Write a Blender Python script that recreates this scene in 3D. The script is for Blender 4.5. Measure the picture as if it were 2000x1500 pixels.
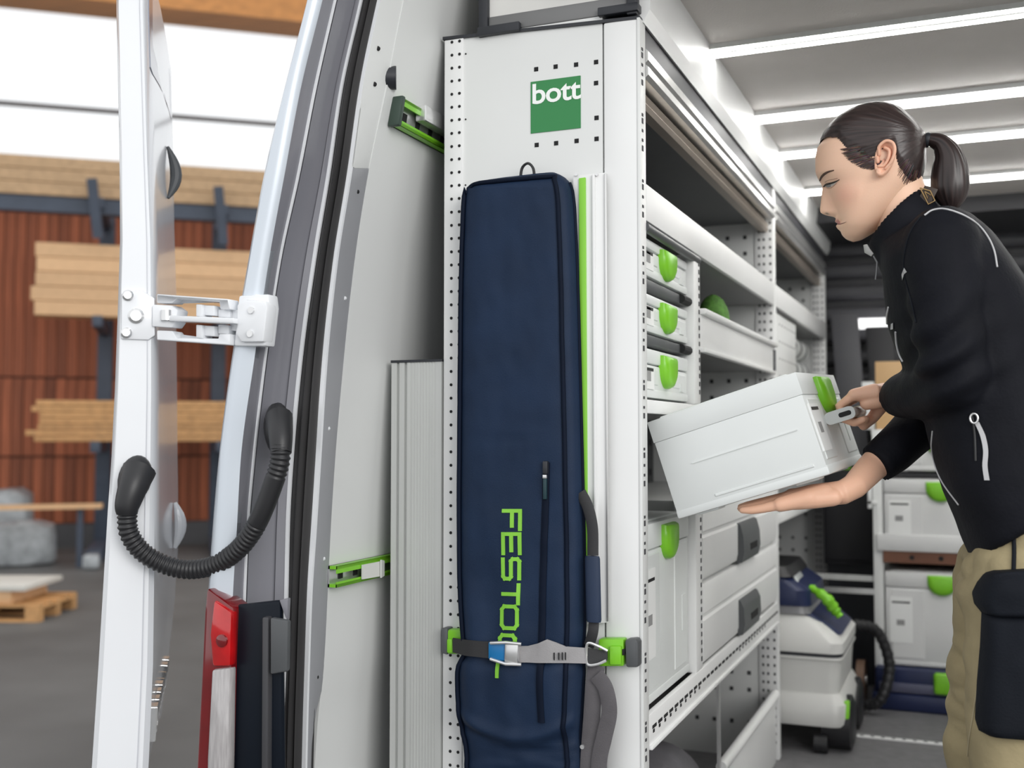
import bpy, bmesh, math, random
from mathutils import Vector, Matrix, noise

for o in list(bpy.data.objects):
    bpy.data.objects.remove(o)
random.seed(11)
R = math.radians
S = bpy.context.scene
COL = S.collection

# ------------------------------------------------------------------ camera
F = 2150.0
TH = R(22.5)
PH = math.atan(99 / 2150)
CZ = 1.0
cam_d = bpy.data.cameras.new('camera')
cam_d.sensor_width = 36.0
cam_d.lens = 36.0 * F / 2000.0
cam_d.clip_start = 0.05
cam_d.clip_end = 200
cam_d.dof.use_dof = True
cam_d.dof.focus_distance = 2.05
cam_d.dof.aperture_fstop = 3.0
cam = bpy.data.objects.new('camera', cam_d)
cam.location = (0, 0, CZ)
cam.rotation_euler = (math.pi / 2 + PH, 0, TH)
COL.objects.link(cam)
S.camera = cam

# ------------------------------------------------------------------ world, lights, exposure
W = bpy.data.worlds.new('world')
S.world = W
W.use_nodes = True
W.node_tree.nodes['Background'].inputs['Color'].default_value = (0.97, 0.985, 1.0, 1)
W.node_tree.nodes['Background'].inputs['Strength'].default_value = 1.15
S.view_settings.view_transform = 'Standard'
S.view_settings.look = 'None'
S.view_settings.exposure = 0.0
S.view_settings.gamma = 1.0
S.view_settings.use_curve_mapping = False


def area_light(name, loc, target, sx, sy, power, col=(1, 1, 1)):
    ld = bpy.data.lights.new(name, 'AREA')
    ld.shape = 'RECTANGLE'
    ld.size = sx
    ld.size_y = sy
    ld.energy = power
    ld.color = col
    o = bpy.data.objects.new(name, ld)
    o.location = loc
    d = Vector(target) - Vector(loc)
    o.rotation_euler = d.to_track_quat('-Z', 'Y').to_euler()
    COL.objects.link(o)
    return o


# unseen soft fill light added at right behind the van to brighten its wall
area_light('side_fill_light', (4.2, -2.6, 3.0), (-0.8, 2.0, 1.0), 3.5, 3.0, 230, (1.0, 0.985, 0.96))

# ------------------------------------------------------------------ pixel -> world helpers (fixed planes)
_s, _c, _sp, _cp = math.sin(TH), math.cos(TH), math.sin(PH), math.cos(PH)
CR = Vector((_c, _s, 0))
CF = Vector((-_s * _cp, _c * _cp, _sp))
CU = Vector((_s * _sp, -_c * _sp, _cp))
CO = Vector((0, 0, CZ))


def ray(px, py):
    return CF + CR * ((px - 1000) / F) + CU * ((750 - py) / F)


def PX(px, py, X):
    d = ray(px, py)
    return CO + d * (X / d.x)


def PY(px, py, Y):
    d = ray(px, py)
    return CO + d * (Y / d.y)


def PZ(px, py, Z):
    d = ray(px, py)
    return CO + d * ((Z - CZ) / d.z)


# ------------------------------------------------------------------ materials
MATS = {}


def mat(name, c, rough=0.5, metal=0.0, var=0.05, scale=6.0, bump=0.0, bscale=80.0, coat=0.0,
        emit=None, estr=0.0, trans=0.0, stretch=None, spec=0.5, c2=None, rand=0.0, sheen=0.0, sss=0.0):
    if name in MATS:
        return MATS[name]
    m = bpy.data.materials.new(name)
    m.use_nodes = True
    nt = m.node_tree
    b = nt.nodes['Principled BSDF']
    b.inputs['Roughness'].default_value = rough
    b.inputs['Metallic'].default_value = metal
    b.inputs['Specular IOR Level'].default_value = spec
    if coat:
        b.inputs['Coat Weight'].default_value = coat
        b.inputs['Coat Roughness'].default_value = 0.08
    if sheen:
        b.inputs['Sheen Weight'].default_value = sheen
    if sss:
        b.inputs['Subsurface Weight'].default_value = sss
        b.inputs['Subsurface Radius'].default_value = (0.02, 0.008, 0.004)
    if trans:
        b.inputs['Transmission Weight'].default_value = trans
    if emit:
        b.inputs['Emission Color'].default_value = (*emit, 1)
        b.inputs['Emission Strength'].default_value = estr
    tc = nt.nodes.new('ShaderNodeTexCoord')
    mp = nt.nodes.new('ShaderNodeMapping')
    nt.links.new(tc.outputs['Object'], mp.inputs['Vector'])
    if stretch:
        mp.inputs['Scale'].default_value = stretch
    nz = nt.nodes.new('ShaderNodeTexNoise')
    nz.inputs['Scale'].default_value = scale
    nz.inputs['Detail'].default_value = 5
    nt.links.new(mp.outputs['Vector'], nz.inputs['Vector'])
    rp = nt.nodes.new('ShaderNodeValToRGB')
    rp.color_ramp.elements[0].position = 0.3
    rp.color_ramp.elements[1].position = 0.7
    a = tuple(max(0, x * (1 - var)) for x in c)
    d = c2 if c2 else tuple(min(1, x * (1 + var)) for x in c)
    rp.color_ramp.elements[0].color = (*a, 1)
    rp.color_ramp.elements[1].color = (*d, 1)
    nt.links.new(nz.outputs['Fac'], rp.inputs['Fac'])
    out = rp.outputs['Color']
    if rand:
        oi = nt.nodes.new('ShaderNodeObjectInfo')
        mr = nt.nodes.new('ShaderNodeMapRange')
        mr.inputs['To Min'].default_value = 1 - rand
        mr.inputs['To Max'].default_value = 1 + rand
        nt.links.new(oi.outputs['Random'], mr.inputs['Value'])
        mx = nt.nodes.new('ShaderNodeVectorMath')
        mx.operation = 'SCALE'
        nt.links.new(out, mx.inputs[0])
        nt.links.new(mr.outputs['Result'], mx.inputs['Scale'])
        out = mx.outputs['Vector']
    nt.links.new(out, b.inputs['Base Color'])
    if bump:
        n2 = nt.nodes.new('ShaderNodeTexNoise')
        n2.inputs['Scale'].default_value = bscale
        n2.inputs['Detail'].default_value = 6
        nt.links.new(mp.outputs['Vector'], n2.inputs['Vector'])
        bp = nt.nodes.new('ShaderNodeBump')
        bp.inputs['Strength'].default_value = bump
        bp.inputs['Distance'].default_value = 0.01
        nt.links.new(n2.outputs['Fac'], bp.inputs['Height'])
        nt.links.new(bp.outputs['Normal'], b.inputs['Normal'])
    MATS[name] = m
    return m


WHITE = mat('white_powder_coat', (0.80, 0.805, 0.80), 0.42, var=0.02)
PANEL = mat('pale_grey_powder_coat', (0.74, 0.75, 0.74), 0.45, var=0.025, scale=3)
LINING = mat('grey_wall_lining', (0.72, 0.73, 0.72), 0.5, var=0.03, scale=2)
VANWHITE = mat('white_van_paint', (0.80, 0.815, 0.84), 0.25, var=0.015, coat=0.5)
SILVER = mat('silver_blue_van_paint', (0.62, 0.67, 0.73), 0.28, metal=0.25, var=0.02, coat=0.4)
JAMB = mat('grey_jamb_paint', (0.20, 0.20, 0.225), 0.33, var=0.06, scale=3, coat=0.3)
TRIMG = mat('grey_trim_strip', (0.33, 0.335, 0.355), 0.4, var=0.05)
RUBBER = mat('black_rubber', (0.017, 0.017, 0.019), 0.42, var=0.15)
DARKR = mat('dark_seal_rubber', (0.028, 0.027, 0.028), 0.5, var=0.2)
BLACKP = mat('black_plastic', (0.022, 0.024, 0.03), 0.4, var=0.1)
CHAR = mat('charcoal_plastic', (0.085, 0.09, 0.095), 0.45, var=0.08)
ALU = mat('brushed_aluminium', (0.70, 0.70, 0.69), 0.34, metal=0.85, var=0.05, scale=40, stretch=(1, 1, .05))
ALUP = mat('matt_aluminium_profile', (0.56, 0.57, 0.555), 0.42, metal=0.25, var=0.05, scale=60, stretch=(1, 1, .02))
STEEL = mat('zinc_steel', (0.75, 0.75, 0.75), 0.28, metal=0.8, var=0.06)
GREEN = mat('lime_green_plastic', (0.205, 0.565, 0.025), 0.33, var=0.06)
GREENT = mat('lime_green_print', (0.24, 0.60, 0.05), 0.5, var=0.05)
LOGOG = mat('logo_green_print', (0.030, 0.235, 0.068), 0.45, var=0.06, scale=2)
LOGOW = mat('logo_white_print', (0.90, 0.92, 0.90), 0.5, var=0.01)
NAVY = mat('navy_nylon_fabric', (0.0095, 0.0225, 0.054), 0.6, var=0.14, scale=9, bump=0.10, bscale=420, spec=.22)
NAVYD = mat('navy_edge_binding', (0.004, 0.008, 0.020), 0.65, var=0.15, spec=.12)
NAVYM = mat('navy_webbing', (0.012, 0.026, 0.062), 0.65, var=0.12, bump=0.1, bscale=600)
GREYWEB = mat('grey_webbing', (0.105, 0.098, 0.105), 0.7, var=0.10, scale=30, bump=0.15, bscale=500)
LGWEB = mat('light_grey_webbing', (0.33, 0.32, 0.325), 0.7, var=0.08, scale=30, bump=0.12, bscale=500)
BLACKWEB = mat('black_webbing', (0.03, 0.03, 0.032), 0.7, var=0.15, bump=0.12, bscale=500)
BLUEP = mat('blue_anodised', (0.01, 0.17, 0.42), 0.35, var=0.1)
SYSW = mat('pale_grey_box_plastic', (0.72, 0.745, 0.735), 0.42, var=0.02)
SYSW2 = mat('warm_pale_box_plastic', (0.70, 0.705, 0.70), 0.45, var=0.02)
SYSD = mat('deep_blue_plastic', (0.012, 0.02, 0.07), 0.4, var=0.1)
CARD = mat('white_label_card', (0.83, 0.84, 0.83), 0.6, var=0.02)
INK = mat('black_ink', (0.012, 0.012, 0.014), 0.6, var=0.1)
HOLE = mat('black_opening', (0.008, 0.008, 0.009), 0.8, var=0.1)
HOLEG = mat('shadow_grey_opening', (0.05, 0.05, 0.055), 0.8, var=0.1)
SHELLD = mat('dark_grey_bulkhead', (0.058, 0.058, 0.066), 0.5, var=0.12)
SHELLD2 = mat('darker_bulkhead', (0.030, 0.030, 0.034), 0.55, var=0.12)
CEIL = mat('grey_perforated_headliner', (0.60, 0.565, 0.54), 0.55, var=0.04, bump=0.12, bscale=260)
LED = mat('led_diffuser', (0.9, 0.9, 0.9), 0.4, emit=(1.0, 0.99, 0.96), estr=20.0, var=0.0)
TUBE = mat('glowing_tube', (0.9, 0.9, 0.9), 0.4, emit=(1.0, 1.0, 1.0), estr=1.6, var=0.0)
VFLOOR = mat('grey_van_flooring', (0.155, 0.152, 0.158), 0.6, var=0.12, scale=25, bump=0.15, bscale=300)
CONC = mat('worn_concrete', (0.125, 0.125, 0.122), 0.6, var=0.22, scale=0.9, bump=0.08, bscale=30)
REDW = mat('red_brown_board', (0.36, 0.105, 0.046), 0.65, var=0.28, scale=3.0, stretch=(4, 4, .35), rand=0.42)
PINE = mat('pale_pine_timber', (0.80, 0.50, 0.27), 0.6, var=0.05, scale=3, stretch=(.3, 6, 6), rand=0.10)
PINED = mat('golden_pine_board', (0.64, 0.35, 0.145), 0.6, var=0.16, scale=3, stretch=(.3, 6, 6), rand=0.14)
GLUL = mat('orange_glulam', (0.62, 0.27, 0.08), 0.55, var=0.15, scale=2, stretch=(.3, 5, 5))
RACKB = mat('blue_grey_steel_post', (0.065, 0.082, 0.115), 0.5, var=0.1)
PLY = mat('birch_plywood', (0.62, 0.40, 0.20), 0.55, var=0.08, scale=4)
PLYB = mat('brown_phenolic_ply', (0.16, 0.065, 0.035), 0.5, var=0.15)
FILM = mat('grey_shrink_wrap', (0.42, 0.44, 0.45), 0.25, var=0.25, scale=9, bump=0.5, bscale=9)


# ------------------------------------------------------------------ mesh helpers
class MB:
    def __init__(s):
        s.v = []
        s.f = []

    def add(s, vs, fs):
        o = len(s.v)
        s.v += [Vector(v) for v in vs]
        s.f += [tuple(i + o for i in f) for f in fs]
        return s

    def box(s, x0, x1, y0, y1, z0, z1):
        vs = [(x, y, z) for x in (x0, x1) for y in (y0, y1) for z in (z0, z1)]
        return s.add(vs, [(0, 1, 3, 2), (4, 6, 7, 5), (0, 4, 5, 1), (2, 3, 7, 6), (0, 2, 6, 4), (1, 5, 7, 3)])

    def obox(s, c, a, b, d):
        c, a, b, d = Vector(c), Vector(a), Vector(b), Vector(d)
        vs = [c + a * i + b * j + d * k for i in (-1, 1) for j in (-1, 1) for k in (-1, 1)]
        return s.add(vs, [(0, 1, 3, 2), (4, 6, 7, 5), (0, 4, 5, 1), (2, 3, 7, 6), (0, 2, 6, 4), (1, 5, 7, 3)])

    def bar(s, a, b, w, h, up=(0, 0, 1)):
        a, b = Vector(a), Vector(b)
        d = (b - a)
        u = Vector(up)
        sd = d.cross(u).normalized()
        u = sd.cross(d).normalized()
        return s.obox((a + b) / 2, d / 2, sd * w / 2, u * h / 2)

    def tube(s, pts, r, n=10, cap=True, flat=1.0, up=None):
        pts = [Vector(p) for p in pts]
        N = len(pts)
        rs = r if isinstance(r, (list, tuple)) else [r] * N
        rings = []
        t0 = (pts[1] - pts[0]).normalized()
        ref = Vector(up) if up else (Vector((0, 0, 1)) if abs(t0.z) < 0.9 else Vector((1, 0, 0)))
        nrm = (ref - t0 * ref.dot(t0)).normalized()
        for i in range(N):
            if i == 0:
                t = pts[1] - pts[0]
            elif i == N - 1:
                t = pts[-1] - pts[-2]
            else:
                t = (pts[i + 1] - pts[i]).normalized() + (pts[i] - pts[i - 1]).normalized()
            t.normalize()
            if t.length < 1e-6:
                t = t0
            nrm = (nrm - t * nrm.dot(t)).normalized()
            bi = t.cross(nrm)
            rings.append([pts[i] + nrm * math.cos(2 * math.pi * k / n) * rs[i] * flat + bi * math.sin(2 * math.pi * k / n) * rs[i] for k in range(n)])
        return s.loft(rings, cap)

    def loft(s, rings, cap=True, closed=True):
        n = len(rings[0])
        o = len(s.v)
        for rg in rings:
            s.v += [Vector(p) for p in rg]
        m = n if closed else n - 1
        for i in range(len(rings) - 1):
            for k in range(m):
                k2 = (k + 1) % n
                s.f.append((o + i * n + k, o + i * n + k2, o + (i + 1) * n + k2, o + (i + 1) * n + k))
        if cap and closed:
            s.f.append(tuple(o + k for k in reversed(range(n))))
            s.f.append(tuple(o + (len(rings) - 1) * n + k for k in range(n)))
        return s

    def prism(s, poly, o, u, v, w):
        """poly of 2D points on o+u*a+v*b, extruded by w"""
        o, u, v, w = Vector(o), Vector(u), Vector(v), Vector(w)
        r0 = [o + u * a + v * b for a, b in poly]
        return s.loft([r0, [p + w for p in r0]])

    def mesh(s, name):
        me = bpy.data.meshes.new(name)
        me.from_pydata([tuple(v) for v in s.v], [], s.f)
        bm = bmesh.new()
        bm.from_mesh(me)
        bmesh.ops.recalc_face_normals(bm, faces=bm.faces)
        bm.to_mesh(me)
        bm.free()
        return me

    def build(s, name, m, parent=None, smooth=35, bevel=0, seg=2, kind=None, label=None):
        me = s.mesh(name)
        return finish(name, me, m, parent, smooth, bevel, seg, kind, label)


def finish(name, me, m, parent=None, smooth=35, bevel=0, seg=2, kind=None, label=None):
    if bevel:
        bm = bmesh.new()
        bm.from_mesh(me)
        es = [e for e in bm.edges if len(e.link_faces) == 2 and e.calc_face_angle(0) > R(40)]
        bmesh.ops.bevel(bm, geom=es, offset=bevel, segments=seg, profile=0.5, affect='EDGES', clamp_overlap=True)
        bm.to_mesh(me)
        bm.free()
    if smooth:
        for p in me.polygons:
            p.use_smooth = True
        me.set_sharp_from_angle(angle=R(smooth))
    o = bpy.data.objects.new(name, me)
    COL.objects.link(o)
    if m:
        me.materials.append(m)
    if parent:
        o.parent = parent
        o.matrix_parent_inverse = parent.matrix_basis.inverted()
    if kind:
        o['kind'] = kind
    if label:
        o['label'] = label
    return o


def thing(name, label, cat, loc=(0, 0, 0), group=None):
    o = bpy.data.objects.new(name, None)
    o.empty_display_size = 0.05
    o.location = loc
    COL.objects.link(o)
    o['label'] = label
    o['category'] = cat
    if group:
        o['group'] = group
    return o


def tag(o, label, cat, group=None):
    o['label'] = label
    o['category'] = cat
    if group:
        o['group'] = group
    return o


def struct(o):
    o['kind'] = 'structure'
    return o


def copy_tree(root, parent=None):
    c = root.copy()
    COL.objects.link(c)
    if parent:
        c.parent = parent
        c.matrix_parent_inverse = root.matrix_parent_inverse.copy()
    for ch in root.children:
        copy_tree(ch, c)
    return c


def text_mesh(txt, size, depth, offset=0.0, spacing=1.0, shear=0):
    cu = bpy.data.curves.new('lettering', 'FONT')
    cu.body = txt
    cu.size = size
    cu.extrude = depth
    cu.offset = offset
    cu.space_character = spacing
    cu.resolution_u = 4
    o = bpy.data.objects.new('tmp', cu)
    COL.objects.link(o)
    dg = bpy.context.evaluated_depsgraph_get()
    me = bpy.data.meshes.new_from_object(o.evaluated_get(dg))
    bpy.data.objects.remove(o)
    return me


def catmull(pts, n=8):
    pts = [Vector(p) for p in pts]
    P = [pts[0] * 2 - pts[1]] + pts + [pts[-1] * 2 - pts[-2]]
    out = []
    for i in range(1, len(P) - 2):
        for k in range(n):
            t = k / n
            a, b, c, d = P[i - 1], P[i], P[i + 1], P[i + 2]
            out.append(0.5 * ((2 * b) + (c - a) * t + (2 * a - 5 * b + 4 * c - d) * t * t + (3 * b - a - 3 * c + d) * t ** 3))
    out.append(pts[-1])
    return out


def interp(xs, ys, x):
    if x <= xs[0]:
        return ys[0]
    for i in range(len(xs) - 1):
        if x <= xs[i + 1]:
            t = (x - xs[i]) / (xs[i + 1] - xs[i])
            return ys[i] + (ys[i + 1] - ys[i]) * t
    return ys[-1]


def sinterp(xs, ys, x):
    """monotone cubic interpolation"""
    if x <= xs[0]:
        return ys[0]
    if x >= xs[-1]:
        return ys[-1]
    i = 0
    while xs[i + 1] < x:
        i += 1
    n = len(xs)

    def slope(k):
        if k == 0:
            return (ys[1] - ys[0]) / (xs[1] - xs[0])
        if k == n - 1:
            return (ys[-1] - ys[-2]) / (xs[-1] - xs[-2])
        h0, h1 = xs[k] - xs[k - 1], xs[k + 1] - xs[k]
        d0, d1 = (ys[k] - ys[k - 1]) / h0, (ys[k + 1] - ys[k]) / h1
        if d0 * d1 <= 0:
            return 0.0
        w1, w2 = 2 * h1 + h0, h1 + 2 * h0
        return (w1 + w2) / (w1 / d0 + w2 / d1)
    h = xs[i + 1] - xs[i]
    t = (x - xs[i]) / h
    m0, m1 = slope(i) * h, slope(i + 1) * h
    return (2 * t ** 3 - 3 * t * t + 1) * ys[i] + (t ** 3 - 2 * t * t + t) * m0 + (-2 * t ** 3 + 3 * t * t) * ys[i + 1] + (t ** 3 - t * t) * m1


def rrect(w, h, r, n=5):
    """rounded rectangle, centred"""
    out = []
    for cx, cy, a0 in ((w / 2 - r, h / 2 - r, 0), (-w / 2 + r, h / 2 - r, 90), (-w / 2 + r, -h / 2 + r, 180), (w / 2 - r, -h / 2 + r, 270)):
        for k in range(n + 1):
            a = R(a0 + 90 * k / n)
            out.append((cx + r * math.cos(a), cy + r * math.sin(a)))
    return out

# ================================================================== HALL (outside the van)
GZ = -0.60
_hd = ray(250, 849)
P0 = CO + _hd * 16.0
P0.z = 0
HW = Vector((0.776, 0.631, 0)).normalized()
HN = Vector((HW.y, -HW.x, 0))          # towards the camera
HZ = Vector((0, 0, 1))


def hallpt(px, py, off=0.0):
    d = ray(px, py)
    t = ((P0 + HN * off) - CO).dot(HN) / d.dot(HN)
    return CO + d * t


def hs(p):
    return (p - P0).dot(HW)


def hp(s, off, z):
    return P0 + HW * s + HN * off + HZ * z


def hbox(mb, s0, s1, o0, o1, z0, z1):
    return mb.obox(hp((s0 + s1) / 2, (o0 + o1) / 2, (z0 + z1) / 2), HW * (s1 - s0) / 2, HN * (o1 - o0) / 2, HZ * (z1 - z0) / 2)


struct(MB().box(-32, 14, -8, 30, GZ - 0.2, GZ).build('floor', CONC))

zw0 = hallpt(250, 322).z - 0.05           # window sill
zbar = hallpt(250, 211).z
zw1 = hallpt(450, 40).z
wb = MB()
hbox(wb, -16, 16, -0.5, -0.12, GZ, zw0)
hbox(wb, -16, 16, -0.5, -0.12, zw1 + 0.6, 10.5)
wall = struct(wb.build('wall_back', mat('dark_wall_core', (0.07, 0.03, 0.02), 0.8)))
# boards in three courses
zc = [GZ + 0.32, hallpt(100, 892).z, hallpt(100, 737).z, zw0 - 0.55]
for ci in range(3):
    z0, z1 = zc[ci], zc[ci + 1]
    me = None
    for k in range(98):
        s0 = -7.0 + k * 0.143
        if me is None:
            me = MB().obox((0, 0, 0), HW * 0.066, HN * 0.015, HZ * (z1 - z0 - 0.03) / 2).mesh('board')
            me.materials.append(REDW)
        b = bpy.data.objects.new('board', me)
        b.location = hp(s0 + 0.07, -0.10 + random.uniform(-.008, .012), (z0 + z1) / 2)
        COL.objects.link(b)
        b.parent = wall
hbox(MB(), 0, 1, 0, 1, 0, 1)
m_ = MB(); hbox(m_, -16, 16, -0.12, -0.02, GZ, GZ + 0.32)
m_.build('plinth', mat('grey_plinth', (0.12, 0.12, 0.125), 0.7), wall)
m_ = MB(); hbox(m_, -16, 16, -0.12, 0.06, zw0 - 0.50, zw0 - 0.30)
m_.build('steel_rail', RACKB, wall)
m_ = MB(); hbox(m_, -16, 16, -0.3, 0.1, zw0 - 0.30, zw0)
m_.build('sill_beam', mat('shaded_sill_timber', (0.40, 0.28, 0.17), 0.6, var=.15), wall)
# window band
win = MB(); hbox(win, -16, 16, -0.3, -0.22, zbar - 0.03, zbar + 0.03)
win1 = struct(win.build('window_1', mat('grey_glazing_bar', (0.16, 0.15, 0.15), 0.5)))
GLASS = bpy.data.materials.new('window_glass'); GLASS.use_nodes = True
_nt = GLASS.node_tree
for n_ in list(_nt.nodes):
    _nt.nodes.remove(n_)
_o = _nt.nodes.new('ShaderNodeOutputMaterial'); _m = _nt.nodes.new('ShaderNodeMixShader')
_t = _nt.nodes.new('ShaderNodeBsdfTransparent'); _g = _nt.nodes.new('ShaderNodeBsdfGlossy')
_g.inputs['Roughness'].default_value = 0.05
_m.inputs[0].default_value = 0.06
_nt.links.new(_t.outputs[0], _m.inputs[1]); _nt.links.new(_g.outputs[0], _m.inputs[2]); _nt.links.new(_m.outputs[0], _o.inputs[0])
for (z0, z1) in ((zw0, zbar - .03), (zbar + .03, zw1)):
    for k in range(4):
        m_ = MB(); hbox(m_, -16 + 8 * k + .01, -8 + 8 * k - .01, -0.27, -0.25, z0, z1)
        m_.build('pane', GLASS, win1)
m_ = MB(); hbox(m_, -16, 16, -0.45, 0.25, zw1, zw1 + 0.6)
tag(m_.build('roof_beam', GLUL), 'long orange glued timber beam above the bright window band', 'beam')

# ---- cantilever timber rack
sA = hs(hallpt(202, 700, 1.0))
sB = hs(hallpt(428, 700, 1.0))
rack = thing('timber_rack', 'blue-grey steel cantilever rack carrying timber along the red board wall', 'rack', hp((sA + sB) / 2, 0.9, GZ))
z_top = hallpt(200, 405, 1.6).z
z_mid = hallpt(200, 626, 1.6).z
z_low = hallpt(200, 862, 1.6).z
for s in (sA, sB, sB + 2.2, sB + 4.4):
    m_ = MB(); hbox(m_, s - .10, s + .10, 0.45, 0.75, GZ, z_top + 0.05)
    m_.build('post', RACKB, rack, bevel=.01)
    m_ = MB(); hbox(m_, s - .10, s + .10, 0.2, 2.2, GZ, GZ + 0.16)
    m_.build('base_foot', RACKB, rack, bevel=.01)
    for z in (z_top, z_mid, z_low):
        m_ = MB(); hbox(m_, s - .06, s + .06, 0.75, 2.25, z - .14, z)
        ar = m_.build('arm', RACKB, rack, bevel=.008)
    m_ = MB(); m_.bar(hp(s, 2.26, z_top - .52), hp(s - .08, 2.40, z_top + .20), .15, .12, HW)
    m_.build('arm_stop', RACKB, rack)


m_ = MB(); hbox(m_, -9, 11, 1.98, 2.16, z_top - .20, z_top - .005)
m_.build('front_rail', RACKB, rack)


def stack(name, z, px_left, rows, th, depthw, m, label, group, length, jit, off0, cat='timber'):
    ords = ['lowest', 'second lowest', 'third from below', 'fourth from below', 'fifth from below', 'sixth from below']
    for r_ in range(rows):
        o1 = off0 + depthw
        s0 = hs(hallpt(px_left, 700, o1)) + random.uniform(-jit, jit)
        mb = MB(); hbox(mb, s0, s0 + length, o1 - depthw + .006, o1 - .006, z + r_ * th + .001, z + (r_ + 1) * th - .006)
        o = mb.build(name, m, bevel=.006, seg=1)
        tag(o, '%s, %s in its stack' % (label, ords[r_] if r_ < rows - 1 else 'topmost'), cat, group)


thk = (hallpt(200, 480, 2.0).z - z_mid) / 5
stack('timber_beam', z_mid, 62, 5, thk, 0.42, PINE, 'thick pale timber beam on the middle rack arms', 'thick timber stack', 8.2, .05, 1.69)
thk = (hallpt(200, 782, 2.0).z - z_low) / 7
stack('timber_board', z_low, 62, 7, thk, 0.42, PINED, 'thin golden board on the lowest rack arms', 'thin board stack', 8.0, .10, 1.69)
thk = (hallpt(200, 318, 2.0).z - z_top) / 3
stack('roof_timber', z_top, -900, 3, thk, 0.45, mat('tan_timber', (0.55, 0.36, 0.20), 0.6, var=.12, scale=3, stretch=(.3, 6, 6), rand=.06), 'long tan timber on the top rack arms', 'top timber stack', 19.0, .05, 1.75)

# ---- floor goods at the left
def wrapped(px, py, off, w, h, d, lab):
    p = PZ(px, py, GZ)
    mb = MB()
    n = 22
    rings = []
    for i, t in enumerate((0, .06, .3, .6, .9, 1.0)):
        sc = (0.96, 1, 1.0, .98, .92, .6)[i]
        rg = []
        for k in range(n):
            a = 2 * math.pi * k / n
            cx = abs(math.cos(a)) ** .5 * math.copysign(1, math.cos(a))
            cy = abs(math.sin(a)) ** .5 * math.copysign(1, math.sin(a))
            j = 1 + .08 * noise.noise(Vector((cx * 2, cy * 2, t * 3 + px)))
            rg.append(Vector((p.x, p.y, GZ + .02)) + HW * cx * w / 2 * sc * j + HN * cy * d / 2 * sc * j + HZ * h * t * (1 + .1 * noise.noise(Vector((cx, cy, px)))))
        rings.append(rg)
    mb.loft(rings)
    return tag(mb.build('wrapped_bundle', FILM, smooth=60), lab, 'bundle', 'wrapped goods')


wrapped(25, 1102, 0, 1.0, 0.50, .7, 'lower grey film-wrapped bundle on the hall floor by the board wall')
b2 = wrapped(5, 1085, 0, .75, 0.85, .6, 'taller grey film-wrapped bundle behind the lower one')
wrapped(178, 1112, 0, .20, 0.16, .2, 'small pale wrapped lump on the floor below the timber rack')
p = PZ(60, 1206, GZ)
u, v = Vector((.93, .37, 0)), Vector((-.37, .93, 0))


def pallet_at(c, lab, L=1.2, Wd=.8):
    t = thing('pallet', lab, 'pallet', (c.x, c.y, c.z))
    for j in (-1, 0, 1):
        for i in (-1, 0, 1):
            MB().obox(c + u * i * (L / 2 - .06) + v * j * (Wd / 2 - .05) + HZ * .062, u * .06, v * .05, HZ * .04).build('block', PINED, t)
        MB().obox(c + v * j * (Wd / 2 - .05) + HZ * .011, u * L / 2, v * .05, HZ * .011).build('bottom_board', PINED, t)
    for i in (-1, 0, 1):
        MB().obox(c + u * i * (L / 2 - .06) + HZ * .113, u * .06, v * Wd / 2, HZ * .011).build('stringer', PINED, t)
    for j in range(5):
        MB().obox(c + v * (-Wd / 2 + .06 + j * (Wd - .12) / 4) + HZ * .135, u * L / 2, v * .055, HZ * .011).build('deck_board', PINED, t)
    return t


pc = Vector((p.x, p.y, GZ)) - u * .42 + v * .15
pallet_at(pc, 'low wooden pallet on the hall floor at the left edge')
c2 = pc + HZ * .147 - u * .18
tag(MB().obox(c2 + HZ * .055, u * .52, v * .36, HZ * .055).build('timber_offcut', PINE, bevel=.008), 'thick pale timber offcut lying on the pallet', 'timber')
tag(MB().obox(c2 + HZ * .133 + u * .10, u * .55, v * .38, HZ * .022).build('white_board', mat('white_board_stack', (.72, .70, .64), .5), bevel=.004), 'white faced board lying on top of the timber offcut', 'board')
p = PZ(70, 1150, GZ)
q = hallpt(70, 990, 2.6)
bt = thing('trestle', 'thin pale plank resting on a dark trestle beside the wrapped bundles', 'trestle', (q.x, q.y, GZ))
for s_ in (-.5, .5):
    MB().bar((q.x + HW.x * s_, q.y + HW.y * s_, GZ), (q.x + HW.x * s_, q.y + HW.y * s_, q.z - .02), .07, .07, HN).build('leg', RACKB, bt)
MB().obox(q, HW * .75, HN * .12, HZ * .025).build('plank', PINE, bt)

# ================================================================== VAN SHELL
ROWS = [-90, 16, 170, 340, 510, 700, 900, 1025, 1160, 1300, 1400, 1483, 1600]
L0 = [616, 591, 551, 511, 480, 448, 422, 411, 402, 396, 392, 389, 386]
L1 = [652, 626, 588, 556, 525, 497, 470, 463, 455, 449, 445, 442, 438]
L2 = [676, 651, 616, 583, 546, 518, 495, 484, 478, 474, 471, 469, 466]
L3 = [726, 702, 667, 642, 614, 588, 570, 563, 560, 556, 552, 550, 547]
L4 = [762, 737, 706, 682, 655, 635, 622, 614, 605, 600, 597, 595, 592]
L5 = [806, 782, 752, 716, 690, 669, 651, 643, 637, 629, 618, 612, 606]
_R0 = [-250] + list(ROWS)
ROWS = [-250 + 1850 * k / 80 for k in range(81)]
L0, L1, L2, L3, L4, L5 = [653] + L0, [690] + L1, [714] + L2, [762] + L3, [799] + L4, [841] + L5
L0, L1, L2, L3, L4, L5 = [[sinterp(_R0, l_, r_) for r_ in ROWS] for l_ in (L0, L1, L2, L3, L4, L5)]
VX0 = 1.80   # y of the lining's rear edge


def line(px, Y, rows=ROWS):
    return [PY(a, b, Y) for a, b in zip(px, rows)]


van = thing('van', 'silver-white panel van with open rear door, grey jamb and red tail lamp', 'van', (-1.2, 1.7, GZ))


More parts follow.
